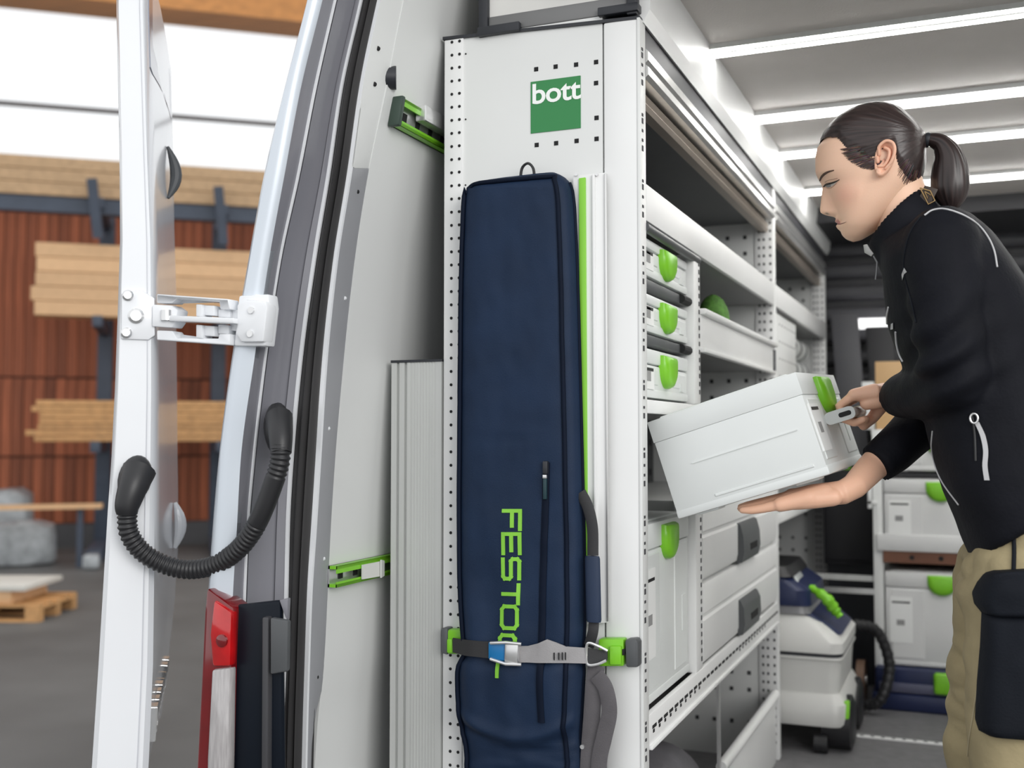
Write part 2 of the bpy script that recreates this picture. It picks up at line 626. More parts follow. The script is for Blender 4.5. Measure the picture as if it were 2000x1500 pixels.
def ribbon(name, A, B, m, th, parent=van, extra=None, **kw):
    """solid strip between two 3D lines, thickened along +y / outward"""
    rings = []
    for a, b in zip(A, B):
        rings.append([a, b, b + Vector(th), a + Vector(th)])
    return MB().loft(rings).build(name, m, parent, **kw)


A0, A1, A2, A3, A4 = line(L0, 1.600), line(L1, 1.618), line(L2, 1.650), line(L3, 1.715), line(L4, 1.735)
A5 = line(L5, VX0)
# outer corner skin: rounded pale strip running round to the side skin
rings = []
for a, b in zip(A0, A1):
    w = b - a
    rings.append([b + Vector((0, .012, 0)), b, a + w * .55 + Vector((0, -.006, 0)), a + w * .18 + Vector((0, -.001, 0)), a + Vector((-.004, .012, 0)),
                  a + Vector((-.012, .06, 0)), a + Vector((-.02, .3, 0)), a + Vector((-.03, 3.6, 0)), a + Vector((0.01, 3.6, 0)), a + Vector((.01, .06, 0))])
MB().loft(rings).build('corner_skin', SILVER, van, smooth=50)
ribbon('jamb_flange', A1, [p + Vector((0, 0, 0)) for p in A2], JAMB, (0, .02, 0))
# raised bright lip between flange and recess
MB().loft([[p + Vector((-.002, -.004, 0)), p + Vector((.003, -.004, 0)), p + Vector((.003, .0, 0)), p + Vector((-.002, .004, 0))] for p in A2]).build('jamb_lip', VANWHITE, van)
# recess with a soft double step
rings = []
for a, b in zip(A2, A3):
    w = b - a
    rings.append([a + Vector((.003, .003, 0)), a + w * .25 + Vector((0, .025, 0)), a + w * .55 + Vector((0, .022, 0)), a + w * .62 + Vector((0, .012, 0)), b,
                  b + Vector((0, .04, 0)), a + Vector((0, .06, 0))])
MB().loft(rings).build('jamb_recess', JAMB, van, smooth=30)
MB().loft([[p + Vector((-.003, -.004, 0)), p + Vector((.004, -.004, 0)), p + Vector((.004, .0, 0)), p + Vector((-.003, .004, 0))] for p in A3]).build('jamb_edge', VANWHITE, van)
# rubber seal: two round lips
rings = []
for a, b in zip(A3, A4):
    w = b - a
    rg = []
    for k in range(15):
        t = k / 14
        rg.append(a + w * (t * .96 + .02) + Vector((.004, -.016 * math.sin(math.pi * t) * (0.65 + .35 * math.cos(t * 6 * math.pi)), 0)))
    rg += [b + Vector((0, .03, 0)), a + Vector((.01, .03, 0))]
    rings.append(rg)
MB().loft(rings).build('rubber_seal', DARKR, van, smooth=60)
MB().loft([[p + Vector((-.003, -.006, 0)), p + Vector((.006, -.006, 0)), p + Vector((.006, .0, 0)), p + Vector((-.003, .006, 0))] for p in A4]).build('trim_edge', VANWHITE, van)
A4b = [p + Vector((.006, 0, 0)) for p in A4]
# trim strip with a chamfered foot, pale upper cover, screws
def foot_f(py):
    return sinterp([-100, 1330, 1400, 1470, 1700], [1, 1, .45, .06, .03], py)


_i0 = min(range(len(ROWS)), key=lambda k: abs(ROWS[k] - 330))
rs = A4b[_i0:]
re = [A4b[k].lerp(A5[k], foot_f(ROWS[k])) for k in range(_i0, len(ROWS))]
strip = ribbon('trim_strip', rs, re, TRIMG, (0, .012, 0))
up = ribbon('trim_cover', [p + Vector((0, -.006, 0)) for p in A4b[:_i0 + 1]], [p + Vector((0, -.006, 0)) for p in A5[:_i0 + 1]], PANEL, (0, .014, 0), bevel=.002)
for px, py, dark in ((670, 575, 0), (636, 843, 0), (628, 1092, 0), (615, 1322, 1), (694, 372, 1), (737, 108, 1), (731, 163, 1)):
    k_ = min(range(len(ROWS)), key=lambda q: abs(ROWS[q] - py))
    c = A4b[k_].lerp(A5[k_], min(.9, max(.2, (px - L4[k_]) / (L5[k_] - L4[k_])))) + Vector((0, -.006 if py < 330 else 0, 0))
    mb = MB(); mb.tube([c + Vector((0, .003, 0)), c + Vector((0, -.0012, 0)), c + Vector((0, -.002, 0))], [.0042, .0042, .0028], 10)
    mb.build('screw', HOLE if dark else VANWHITE, strip if py > 340 else up)
m_ = MB(); c = PY(757, 150, 1.81)
m_.tube([c + Vector((-.012, .0, 0)), c + Vector((.012, 0.012, 0))], .022, 18)
m_.build('cap_plug', BLACKP, van)

# interior lining (profile of the trim's inner edge, run along the van)
prof = [(p.x + .002, p.z) for p in A5]
prof = [(prof[0][0] + .10, 2.06)] + prof + [(prof[-1][0] - .01, 0.0)]
rings = [[Vector((x, y, z)) for x, z in prof] + [Vector((x - .03, y, z)) for x, z in reversed(prof)] for y in (VX0 + .003, 5.0)]
struct(MB().loft(rings).build('wall_left', LINING, smooth=60))
struct(MB().box(1.02, 1.06, VX0, 5.0, 0, 2.06).build('wall_right', LINING))
struct(MB().box(-1.16, 1.06, 1.72, 5.05, -.06, 0.0).build('floor_van', VFLOOR))
struct(MB().box(-1.10, 1.06, 1.70, 1.78, -.30, -.005).build('trim_3', BLACKP, bevel=.01))
m_ = MB(); m_.tube([(-1.19, 2.75, GZ + .33), (-1.18, 2.75, GZ + .33), (-.99, 2.75, GZ + .33), (-.98, 2.75, GZ + .33)], [.29, .33, .33, .29], 32)
m_.build('wheel', RUBBER, van)
cz = 1.89
struct(MB().box(-.60, 1.04, VX0, 4.42, cz, cz + .05).build('ceiling', CEIL))
struct(MB().box(-1.1, 1.06, VX0, 5.05, 2.06, 2.09).build('ceiling_roof', VANWHITE))
struct(MB().box(-.60, 1.04, 4.42, 5.0, cz - .06, cz + .05).build('trim_2', SHELLD2))
# pale cove above the shelving
cove = [(-.556, 1.778), (-.552, 1.776), (-.540, 1.80), (-.530, cz), (-.60, cz), (-.60, 1.86), (-.575, 1.79)]
rings = [[Vector((x, y, z)) for x, z in cove] for y in (1.98, 4.9)]
struct(MB().loft(rings).build('trim_1', WHITE, smooth=0))

# bulkhead with ribbed slats
bk = MB().box(-1.15, 1.06, 4.97, 5.03, 0, 2.06).build('wall_front', SHELLD2)
struct(bk)
zz = 1.10
while zz < 1.88:
    m_ = MB(); r_ = [(4.97, zz + .005), (4.945, zz + .012), (4.935, zz + .03), (4.945, zz + .066), (4.97, zz + .072)]
    m_.loft([[Vector((x, y, z)) for y, z in r_] for x in (-1.0, 1.0)])
    m_.build('slat', SHELLD, bk, smooth=50)
    zz += .095
# light tube on the bulkhead
a, b = PY(1664, 633, 4.90), PY(1790, 630, 4.90)
lt = thing('tube_lamp', 'short glowing white tube lamp mounted on the dark ribbed bulkhead', 'lamp', (a.x, 4.9, a.z))
MB().tube([a, a.lerp(b, .02), b.lerp(a, .02), b], [.018, .023, .023, .018], 14).build('tube', TUBE, lt)
MB().box(a.x + .02, a.x + .06, 4.90, 4.97, a.z - .012, a.z + .012).build('clip', SHELLD, lt)
MB().box(b.x - .06, b.x - .02, 4.90, 4.97, a.z - .012, a.z + .012).build('clip', SHELLD, lt)

# ceiling light strips
for i, (y, dbl) in enumerate(((2.49, 1), (3.06, 0), (3.49, 0), (4.06, 0))):
    t = thing('ceiling_light', ['double-line ceiling strip light nearest the open rear', 'second ceiling strip light from the rear of the van', 'third ceiling strip light, passing behind the hair tie', 'innermost ceiling strip light above the dark bulkhead'][i], 'light', (0.2, y, cz), 'ceiling strip lights')
    MB().box(-.535, 1.02, y - .032, y + .032, cz - .012, cz + .0).build('housing', ALUP if dbl else WHITE, t)
    for dy in ((-.019, .019) if dbl else (0,)):
        w = .009 if dbl else .022
        MB().box(-.53, 1.015, y + dy - w, y + dy + w, cz - (.0135 if dbl else .020), cz - .010).build('diffuser', LED, t)

# ---- tail lamp and lower corner
def pxpoly(pts, Y):
    return [PY(a, b, Y) for a, b in pts]


def slab(name, pts, Y, th, m, parent, bevel=.004, bulge=0, **kw):
    r0 = pxpoly(pts, Y)
    return MB().loft([r0, [p + Vector((0, th, 0)) for p in r0]]).build(name, m, parent, bevel=bevel, **kw)


RED = mat('red_lens', (0.50, 0.006, 0.008), 0.12, var=0.25, scale=18, coat=1.0)
REDD = mat('dark_red_lens', (0.16, 0.002, 0.004), 0.15, var=0.2, scale=14, coat=1.0)
CLEAR = mat('clear_lens', (0.42, 0.40, 0.40), 0.15, var=0.2, scale=30, coat=1.0, stretch=(6, 6, .6))
lamp = slab('tail_lamp', [(403, 1148), (456, 1187), (452, 1300), (447, 1500), (446, 1600), (378, 1600), (384, 1483), (392, 1330), (398, 1200)], 1.585, .05, REDD, van, bevel=.006)
slab('red_lens', [(417, 1172), (452, 1196), (449, 1302), (414, 1302), (409, 1240)], 1.578, .02, RED, lamp, bevel=.005)
slab('clear_lens', [(413, 1308), (449, 1304), (446, 1500), (445, 1600), (402, 1600), (404, 1483)], 1.578, .02, CLEAR, lamp, bevel=.005)
c = PY(432, 1252, 1.574)
MB().tube([c + Vector((0, .01, 0)), c, c + Vector((0, -.002, 0))], [.011, .011, .006], 14).build('bulb_holder', REDD, lamp)
slab('corner_bumper', [(457, 1182), (547, 1172), (549, 1300), (553, 1600), (440, 1600), (448, 1400)], 1.60, .015, mat('black_navy_bumper', (.005, .008, .014), .4, var=.1, spec=.2), van, bevel=.008)
slab('striker_plate', [(527, 1206), (562, 1212), (560, 1312), (527, 1318)], 1.585, .012, CHAR, van, bevel=.004)
slab('striker_bar', [(511, 1205), (524, 1205), (522, 1600), (509, 1600)], 1.588, .03, mat('dark_grey_bar', (.05, .05, .055), .4), van, bevel=.004)
slab('jamb_foot', [(545, 1172), (562, 1168), (560, 1212), (556, 1204)], 1.600, .01, JAMB, van, bevel=.002)

# ---- open rear door (leaf points away from the camera, slightly outward)
U = Vector((-.60, .80, 0))
V = Vector((-.80, -.60, 0))
DC = Vector((-1.375, 1.595, 0))          # near right corner (plan)


def doorpt(px, py, off=0.0):
    """intersection with the vertical plane of the hinge edge (through DC, spanned by V,z), moved by off along U"""
    d = ray(px, py)
    base = DC + U * off
    t = (base - CO).dot(U) / d.dot(U)
    return CO + d * t


drows = [-100, 16, 110, 300, 470, 600, 760, 900, 1000, 1150, 1300, 1483, 1600]
dl = [226, 226, 228, 232, 233, 229, 223, 216, 209, 200, 191, 179, 172]
dm = [284, 284, 287, 293, 300, 302, 303, 302, 301, 300, 298, 290, 284]
dl_ = [doorpt(a, b) for a, b in zip(dl, drows)]
dm_ = [doorpt(a, b) for a, b in zip(dm, drows)]
bul = [.012, .014, .014, .010, .008, .006, .007, .009, .012, .012, .004, -.010, -.02]
rings = []
for i, (l, r_) in enumerate(zip(dl_, dm_)):
    w = l - r_
    nV = -V
    rg = [l + w * 0 + U * .012, l - w * .10, r_ + w * .10, r_ + U * .012]
    # outer skin bulging towards the van
    for t_, b_ in ((.10, .35), (.3, .85), (.5, 1.0), (.7, .95), (.74, .8)):
        rg.append(r_ + U * t_ + nV * (bul[i] * b_))
    rg += [l + U * .74 + w * 0, l + U * .3]
    rings.append(rg)
door = MB().loft(rings).build('rear_door', VANWHITE, van, smooth=32)
# folded recess line on edge face
for name, off_ in (('edge_fold', .02),):
    MB().loft([[l.lerp(r_, .80) - U * .002, l.lerp(r_, .815) - U * .002, l.lerp(r_, .815) + U * .01, l.lerp(r_, .80) + U * .01] for l, r_ in zip(dl_, dm_)]).build(name, mat('pale_grey_fold', (.55, .56, .60), .3), door)
# dark door handle and marker on outer skin
def skin(z, t, out=0):
    k = min(range(len(dm_)), key=lambda i: abs(dm_[i].z - z))
    i2 = k + 1 if k + 1 < len(dm_) and dm_[k].z > z else k - 1
    f = (z - dm_[k].z) / (dm_[i2].z - dm_[k].z)
    r_ = dm_[k].lerp(dm_[i2], f)
    b = bul[k] * (1 - f) + bul[i2] * f
    return r_ + U * t - V * (b * interp([0, .1, .3, .5, .7, .74], [.1, .35, .85, 1, .95, .8], t) + out)


rings_w = []
for k in range(9):
    zz_ = doorpt(300, -60).z + (doorpt(300, 118).z - doorpt(300, -60).z) * k / 8
    t1 = .62 if k < 6 else .62 - .20 * (k - 5)
    rings_w.append([skin(zz_, .04, .0012), skin(zz_, max(.08, t1), .0012), skin(zz_, max(.08, t1), -.004), skin(zz_, .04, -.004)])
MB().loft(rings_w).build('window_recess', mat('shaded_lavender_glass', (.30, .31, .36), .15), door)
zh = doorpt(320, 180).z
zl = doorpt(330, 300).z
pts = [skin(zh + (zl - zh) * k / 10, .40 + .02 * math.sin(math.pi * k / 10), .002 + .016 * math.sin(math.pi * k / 10)) for k in range(11)]
MB().tube(pts, [.003 + .010 * math.sin(math.pi * k / 10) for k in range(11)], 10).build('marker_lamp', CHAR, door)
pts = [skin(doorpt(332, 1010).z - .10 * k / 8, .45, .004 + .012 * math.sin(math.pi * k / 8)) for k in range(9)]
MB().tube(pts, [.004 + .009 * math.sin(math.pi * k / 8) for k in range(9)], 10).build('door_handle', VANWHITE, door)
# chrome lettering on the outer skin, seen along the surface
CHROME = mat('chrome_badge', (.9, .9, .9), .12, metal=1, var=.01)
zb = doorpt(316, 1440).z
xx = .10
for chh in (1, 1, 1, 1, 1, 1, 1, 1):
    a = skin(zb - .03, xx, .001); b = skin(zb + .03, xx, .001)
    m_ = MB()
    m_.bar(a - V * .003, b - V * .003, .010, .006, U)
    m_.bar(a - V * .003, a + U * .03 - V * .003, .008, .006)
    if int(xx * 100) % 3:
        m_.bar(b - V * .003, b + U * .03 - V * .003, .008, .006)
    m_.build('badge_letter', CHROME, door)
    xx += .065
# ---- hinge
def hp3(px, py, Y):
    return PY(px, py, Y)


hinge = []
HM = VANWHITE
m_ = MB()
r0 = [doorpt(a, b, -.006) for a, b in ((237, 572), (276, 566), (302, 582), (303, 655), (290, 664), (236, 662))]
m_.loft([r0, [p + U * .02 for p in r0]]); hg = m_.build('hinge_plate', HM, van, bevel=.003)
for px, py, rr in ((250, 577, .010), (266, 617, .014), (247, 650, .010)):
    c = doorpt(px, py, -.006)
    MB().tube([c + U * .004, c - U * .003, c - U * .006], [rr, rr, rr * .7], 14).build('bolt', STEEL, hg)
def hslab(name, pts, off, th, m=HM, bev=.002):
    r0 = []
    for px, py, f in pts:
        a = doorpt(px, py, -.01); b = PY(px, py, 1.585)
        r0.append(a.lerp(b, f) + Vector((0, off, 0)))
    MB().loft([r0, [p + Vector((0.0, th, 0)) for p in r0]]).build(name, m, hg, bevel=bev)


hslab('hinge_arm', [(306, 574, 0), (446, 584, 1), (449, 604, 1), (430, 604, .9), (428, 590, .9), (345, 584, .3), (336, 592, .2), (306, 592, 0)], 0, .03)
hslab('hinge_arm', [(306, 664, 0), (449, 674, 1), (449, 652, 1), (428, 652, .9), (426, 661, .9), (345, 660, .3), (336, 646, .2), (306, 645, 0)], 0, .03)
hslab('hinge_arm', [(338, 617, .2), (464, 622, 1), (464, 633, 1), (338, 628, .2)], -.012, .03)
hslab('hinge_block', [(300, 595, 0), (338, 597, .2), (350, 606, .3), (345, 630, .3), (338, 640, .2), (300, 638, 0)], -.004, .03)
for a_, b_, y0, y1 in ((384, 396, 594, 618), (384, 396, 634, 660), (400, 420, 596, 616), (400, 420, 636, 656), (427, 450, 604, 620), (427, 448, 634, 652), (450, 466, 604, 646)):
    hslab('hinge_knuckle', [(a_, y0, .7), (b_, y0 + 1, .8), (b_, y1 + 1, .8), (a_, y1, .7)], -.002, .03)
m_ = MB(); c0, c1 = doorpt(325, 606, -.02), doorpt(325, 626, -.02)
m_.tube([c0, c1], .010, 12); m_.build('hinge_pin', STEEL, hg)
slab('hinge_leaf', [(462, 594), (480, 585), (519, 588), (522, 600), (514, 668), (470, 668), (458, 650), (462, 640)], 1.585, .03, VANWHITE, hg, bevel=.004)
for px, py in ((491, 606), (489, 652)):
    c = PY(px, py, 1.584)
    MB().tube([c + Vector((0, .005, 0)), c + Vector((0, -.003, 0))], .006, 12).build('bolt', STEEL, hg)
slab('hinge_recess', [(466, 577), (524, 574), (527, 600), (518, 676), (456, 676), (460, 640)], 1.594, .03, VANWHITE, van, bevel=.004)

# ---- corrugated cable conduit from door to jamb
cp = [doorpt(262, 975, -.03), doorpt(248, 1005, -.045)]
K = [(248, 1000, 0), (252, 1040, .02), (275, 1075, .12), (315, 1100, .3), (365, 1112, .5), (415, 1105, .7), (455, 1082, .85), (485, 1050, .93), (508, 1010, 1), (530, 955, 1), (546, 905, 1), (548, 868, 1)]
pts = []
for px, py, f in K:
    a = doorpt(px, py, -.035); b = PY(px, py, 1.60)
    pts.append(a.lerp(b, f))
cur = catmull(pts, 24)
# arc-length resample to even pitch
L = [0]
for i in range(1, len(cur)):
    L.append(L[-1] + (cur[i] - cur[i - 1]).length)
n = 300
sm = []
for k in range(n + 1):
    d = L[-1] * k / n
    for i in range(len(L) - 1):
        if L[i + 1] >= d:
            sm.append(cur[i].lerp(cur[i + 1], (d - L[i]) / max(1e-9, L[i + 1] - L[i]))); break
rr = []
for k in range(len(sm)):
    t = k / len(sm)
    smooth_zone = .70 < t < .885
    rr.append(.0172 if smooth_zone else .0150 + .0028 * (0.5 + 0.5 * math.cos(k * 2 * math.pi / 5.2)))
con = MB().tube(sm, rr, 16).build('cable_conduit', RUBBER, van, smooth=70)
# boots
def boot(cx, cy, fn, w, h, tilt, nrm, nm):
    rings = []
    for d, sc in ((-.004, .92), (.002, 1.0), (.012, .96), (.022, .72), (.027, .35)):
        rg = []
        for k in range(24):
            a = 2 * math.pi * k / 24
            x = w * math.cos(a) * sc; y = h * math.sin(a) * sc * (1.0 if math.sin(a) > 0 else 1.08)
            p = fn(cx + x * math.cos(tilt) - y * math.sin(tilt), cy - (x * math.sin(tilt) + y * math.cos(tilt)))
            rg.append(p + nrm * d)
        rings.append(rg)
    return MB().loft(rings).build(nm, RUBBER, con, smooth=60)


boot(264, 934, lambda a, b: doorpt(a, b), 33, 46, R(-16), -U, 'door_boot')
boot(546, 836, lambda a, b: PY(a, b, 1.655), 24, 50, R(2), Vector((.0, -1, 0)), 'jamb_boot')
def cone(pp, rr, nm):
    MB().tube(catmull(pp, 6), [rr[0] + (rr[1] - rr[0]) * k / (6 * (len(pp) - 1)) for k in range(6 * (len(pp) - 1) + 1)], 16).build(nm, RUBBER, con, smooth=70)


cone([doorpt(272, 918, -.012), doorpt(260, 950, -.030), doorpt(249, 985, -.036), doorpt(248, 1004, -.035)], (.030, .018), 'boot_neck')
cone([PY(545, 815, 1.635), PY(548, 850, 1.610), PY(549, 885, 1.60)], (.024, .018), 'boot_neck')

# ================================================================== SHELVING RACK
RX = -.554      # front plane
RB = -.960      # back
RY = 1.967      # near end plane
Y1, Y2 = 3.49, 4.82
shelf = thing('shelving_rack', 'tall pale metal shelving rack along the left van wall, seen from its end', 'shelving', (-.757, 1.98, 0))
MB().box(RB, RX - .075, RY, RY + .018, 0, 1.795).build('end_panel', PANEL, shelf)
ep = shelf.children[-1] if False else bpy.context.scene.objects['end_panel']
# sloped top edge of the panel is a dark cap
m_ = MB(); m_.bar((RB - .004, RY + .008, 1.797), (RX, RY + .008, 1.780), .026, .006); m_.build('top_edge_cap', BLACKP, shelf)
# proud right hand upright with a return flange
MB().box(RX - .072, RX - .004, RY - .004, RY + .025, 0, 1.780).build('upright', WHITE, shelf, bevel=.004)
MB().box(RX - .006, RX, RY - .006, RY + .032, 0, 1.780).build('upright_flange', PANEL, shelf, bevel=.001)
# slots along flange
mb = MB(); z = .03
while z < 1.76:
    for dz in (0, .018, .036, .052, .066):
        mb.box(RX - .0005, RX + .0012, RY + .004, RY + .012, z + dz, z + dz + (.010 if dz in (0, .052) else .005))
    z += .125
mb.build('flange_slots', HOLEG, shelf, kind='stuff')
# left perforated strip
MB().box(RB, PY(905, 700, RY).x, RY - .004, RY + .001, 0, 1.792).build('perforated_strip', WHITE, shelf, bevel=.001)
xa, xb = PY(883, 700, RY).x, PY(898, 700, RY).x
z0, dz = PY(883, 84, RY).z, (PY(883, 84, RY).z - PY(884, 1483 - 3, RY).z) / 53.5
mb = MB()
for k in range(70):
    z = z0 - k * dz
    if z < .03:
        break
    for x in (xa, xb):
        mb.tube([(x, RY - .0048, z), (x, RY + .0, z)], .0031, 8)
    if k % 5 == 1:
        mb.tube([(xb + .012, RY - .0012, z), (xb + .012, RY + .0, z)], .0018, 6)
mb.build('strip_perforations', HOLE, shelf, kind='stuff')
# square holes round the logo
mb = None
for px, py in ((1047, 135), (1085, 130), (1125, 126), (1164, 121), (1164, 162), (1165, 230), (1048, 283), (1086, 279.5), (1126, 275), (1165, 271)):
    p = PY(px, py, RY - .001)
    MB().box(p.x - .0042, p.x + .0042, RY - .0008, RY + .004, p.z - .0042, p.z + .0042).build('square_hole', HOLE, ep)
# logo
a, b = PY(1037, 160, RY), PY(1134.5, 261, RY)
zt = (PY(1037, 160, RY).z + PY(1134, 148.5, RY).z) / 2
zb = (PY(1038, 261, RY).z + PY(1135, 250, RY).z) / 2
logo = MB().box(a.x, b.x, RY - .0016, RY + .001, zb, zt).build('logo_square', LOGOG, ep, label='green square logo reading bott')
me = text_mesh('bott', .058, .0004, offset=.0009, spacing=.95)
xs = [v.co.x for v in me.vertices]; ys = [v.co.y for v in me.vertices]
wl = (b.x - a.x) * .97; sc = wl / (max(xs) - min(xs))
zt2 = PY(1050, 162, RY).z
hh = (PY(1050, 162, RY).z - PY(1050, 202, RY).z); scy = hh / (max(ys) - min(ys))
for v in me.vertices:
    x, y = (v.co.x - min(xs)) * sc, (v.co.y - min(ys)) * scy
    v.co = Vector((a.x + (b.x - a.x) * .04 + x, RY - .0022 - v.co.z, zt2 - hh - .002 + y))
finish('logo_lettering', me, LOGOW, logo, smooth=0)

# back wall, uprights and perforated dividers
MB().box(RB, RB + .012, RY + .02, Y2, .0, 1.78).build('back_panel', mat('grey_back_panel', (.075, .077, .082), .5, var=.03), shelf)
mb = MB()
for y in [2.05 + .10 * k for k in range(28)]:
    for z in [.12 + .095 * k for k in range(17)]:
        mb.box(RB + .0115, RB + .013, y - .010, y + .010, z - .010, z + .010)
mb.build('back_perforations', HOLE, shelf, kind='stuff')
for yy, zt_ in ((Y1, 1.778), (Y2, 1.70)):
    MB().box(RB, RX - .05, yy, yy + .012, 0, zt_).build('divider_panel', PANEL, shelf)
    MB().box(RX - .06, RX, yy - .006, yy + .030, 0, zt_).build('upright', WHITE, shelf, bevel=.003)
    mb = MB()
    for x in (-.585, -.60, -.565):
        z = .05
        while z < zt_ - .05:
            mb.box(x - .003, x + .003, yy - .0075, yy, z, z + .008)
            z += .026
    for x in (-.645, -.70, -.755, -.81, -.87):
        z = .10
        i_ = 0
        while z < zt_ - .06:
            mb.box(x - .0055, x + .0055, yy - .0015, yy + .002, z, z + .012)
            z += .052 if i_ % 2 else .10
            i_ += 1
    mb.build('divider_perforations', HOLEG, shelf, kind='stuff')


def board(name, y0, y1, z0, z1, lip=True, plate=True, m=WHITE, x=RX):
    o = MB().box(x - .012, x, y0, y1, z0, z1).build(name, m, shelf, bevel=.002)
    if plate:
        MB().box(RB + .012, x - .012, y0, y1, z0 + .004, z0 + .016).build('shelf_plate', mat('mid_grey_shelf_plate', (.27, .275, .275), .5), shelf)
    return o


for (ya, yb) in ((RY + .034, Y1 - .007), (Y1 + .032, Y2 - .007)):
    board('shelf_front', ya, yb, 1.404, 1.474)
    # shutter rails under the cove
    rg = [(-.556, 1.676), (-.549, 1.683), (-.549, 1.698), (-.556, 1.704), (-.549, 1.711), (-.549, 1.728), (-.556, 1.735), (-.585, 1.735), (-.585, 1.676)]
    MB().loft([[Vector((x, y, z)) for x, z in rg] for y in (ya, yb)]).build('shutter_profile', ALU, shelf, smooth=0)
    rg = [(-.60, 1.640), (-.575, 1.636), (-.570, 1.645), (-.575, 1.652), (-.570, 1.660), (-.575, 1.668), (-.60, 1.668)]
    MB().loft([[Vector((x, y, z)) for x, z in rg] for y in (ya, yb)]).build('shutter_track', mat('bronze_aluminium', (.45, .39, .33), .35, metal=.6), shelf, smooth=0)
    MB().box(-.95, -.60, ya, yb, 1.668, 1.680).build('shutter_roof', CHAR, shelf)
    MB().box(RX - .012, RX - .004, ya, yb, 1.735, 1.778).build('gap_shade_strip', SHELLD, shelf)  # dark strip filling the gap, its colour stands in for the shade there
ya, yb = RY + .034, Y1 - .007
YD = 2.42       # divider between box column and the open bay
board('shelf_front', ya, yb, 1.040, 1.066)
# tray with raised front and bright lip
board('tray_front', YD + .035, yb, 1.194, 1.272)
MB().box(RX - .020, RX + .012, YD + .035, yb, 1.272, 1.286).build('tray_lip', WHITE, shelf, bevel=.004)
MB().box(RX - .006, RX + .010, YD + .035, yb - .04, 1.186, 1.196).build('tray_lip', WHITE, shelf, bevel=.002)
MB().tube([(RX + .004, yb - .03, 1.262), (RX + .004, yb - .03, 1.190)], .004, 8).build('tray_latch', CHAR, shelf)
# column uprights beside the boxes
MB().box(RX - .05, RX, YD - .03, YD + .03, 1.066, 1.402).build('column_post', WHITE, shelf, bevel=.006)
MB().tube([(RX - .004, ya, 1.392), (RX - .004, YD + .02, 1.392)], .009, 12).build('retaining_rod', CHAR, shelf)
MB().box(RX - .05, RX, YD - .03, YD + .03, .480, .860).build('column_post', WHITE, shelf, bevel=.006)
mb = MB()
for z0_, z1_ in ((1.09, 1.38), (.50, .84)):
    z = z0_
    while z < z1_:
        mb.box(RX, RX + .001, YD + .010, YD + .018, z, z + .010)
        z += .033 if int(z * 1000) % 2 else .018
mb.build('post_slots', HOLEG, shelf, kind='stuff')
# lower shelf with slotted edge
board('shelf_front', ya, yb, .418, .482)
mb = MB()
y = ya + .02
while y < yb - .03:
    mb.box(RX, RX + .001, y, y + .028, .452, .458)
    if int(y * 50) % 2:
        mb.box(RX, RX + .001, y + .004, y + .014, .444, .450)
    y += .042
mb.build('edge_slots', HOLE, shelf, kind='stuff')
MB().box(RX - .004, RX + .006, ya, yb, .418, .426).build('shelf_lip', WHITE, shelf, bevel=.002)
# upper storage floor, bay 2 shelves
yc, yd = Y1 + .032, Y2 - .007
board('shelf_front', yc, yd, .720, .752)
MB().box(RX - .006, RX, yc, yc + .42, 1.10, 1.385).build('perforated_panel', PANEL, shelf, bevel=.002)
MB().tube([(RX - .002, yc, 1.392), (RX - .002, yc + .42, 1.392)], .008, 10).build('panel_edge_roll', CHAR, shelf)
mb = MB()
for i_ in range(7):
    for j_ in range(5):
        mb.box(RX, RX + .001, yc + .05 + i_ * .055, yc + .058 + i_ * .055, 1.13 + j_ * .055, 1.136 + j_ * .055)
mb.build('panel_perforations', HOLEG, shelf, kind='stuff')
board('shelf_front', yc, yd, 1.075, 1.10)

# low front board below the lower shelf
MB().box(RX - .016, RX - .006, 2.66, yb - .02, .0, .205).build('low_front_board', WHITE, shelf, bevel=.003)
MB().tube([(RX - .006, 2.66, .205), (RX - .006, yb - .02, .205)], .014, 12).build('board_roll', WHITE, shelf)
m_ = MB(); m_.box(RX - .008, RX - .002, 2.62, 2.64, .02, .418); m_.build('support_rod', STEEL, shelf)

# ---- framed storage box on top of the rack
t = thing('roof_locker', 'white panel box with dark profile frame standing on top of the rack end', 'locker', (-.73, 2.1, 1.797))
x0, x1 = PY(936, 60, RY).x, RX - .006
zlo = 1.80
MB().box(x0 + .02, x1 - .016, RY + .006, RY + .6, zlo + .025, 2.05).build('panel', mat('cream_panel', (.74, .73, .70), .45), t)
MB().box(x0, x0 + .020, RY - .006, RY + .03, zlo - .012, 2.05).build('frame_post', BLACKP, t, bevel=.003)
MB().box(x1 - .020, x1, RY - .006, RY + .03, zlo - .012, 2.05).build('frame_post', BLACKP, t, bevel=.003)
MB().box(x0 + .02, x1 - .02, RY + .0, RY + .024, zlo - .004, zlo + .028).build('frame_rail', mat('mid_grey_profile', (.20, .20, .20), .4, metal=.3), t, bevel=.003)
MB().box(x0, x0 + .09, RY - .012, RY + .02, zlo - .012, zlo + .006).build('corner_bracket', BLACKP, t, bevel=.002)
MB().box(x1 - .075, x1 + .004, RY - .012, RY + .02, zlo - .008, zlo + .008).build('corner_bracket', BLACKP, t, bevel=.002)

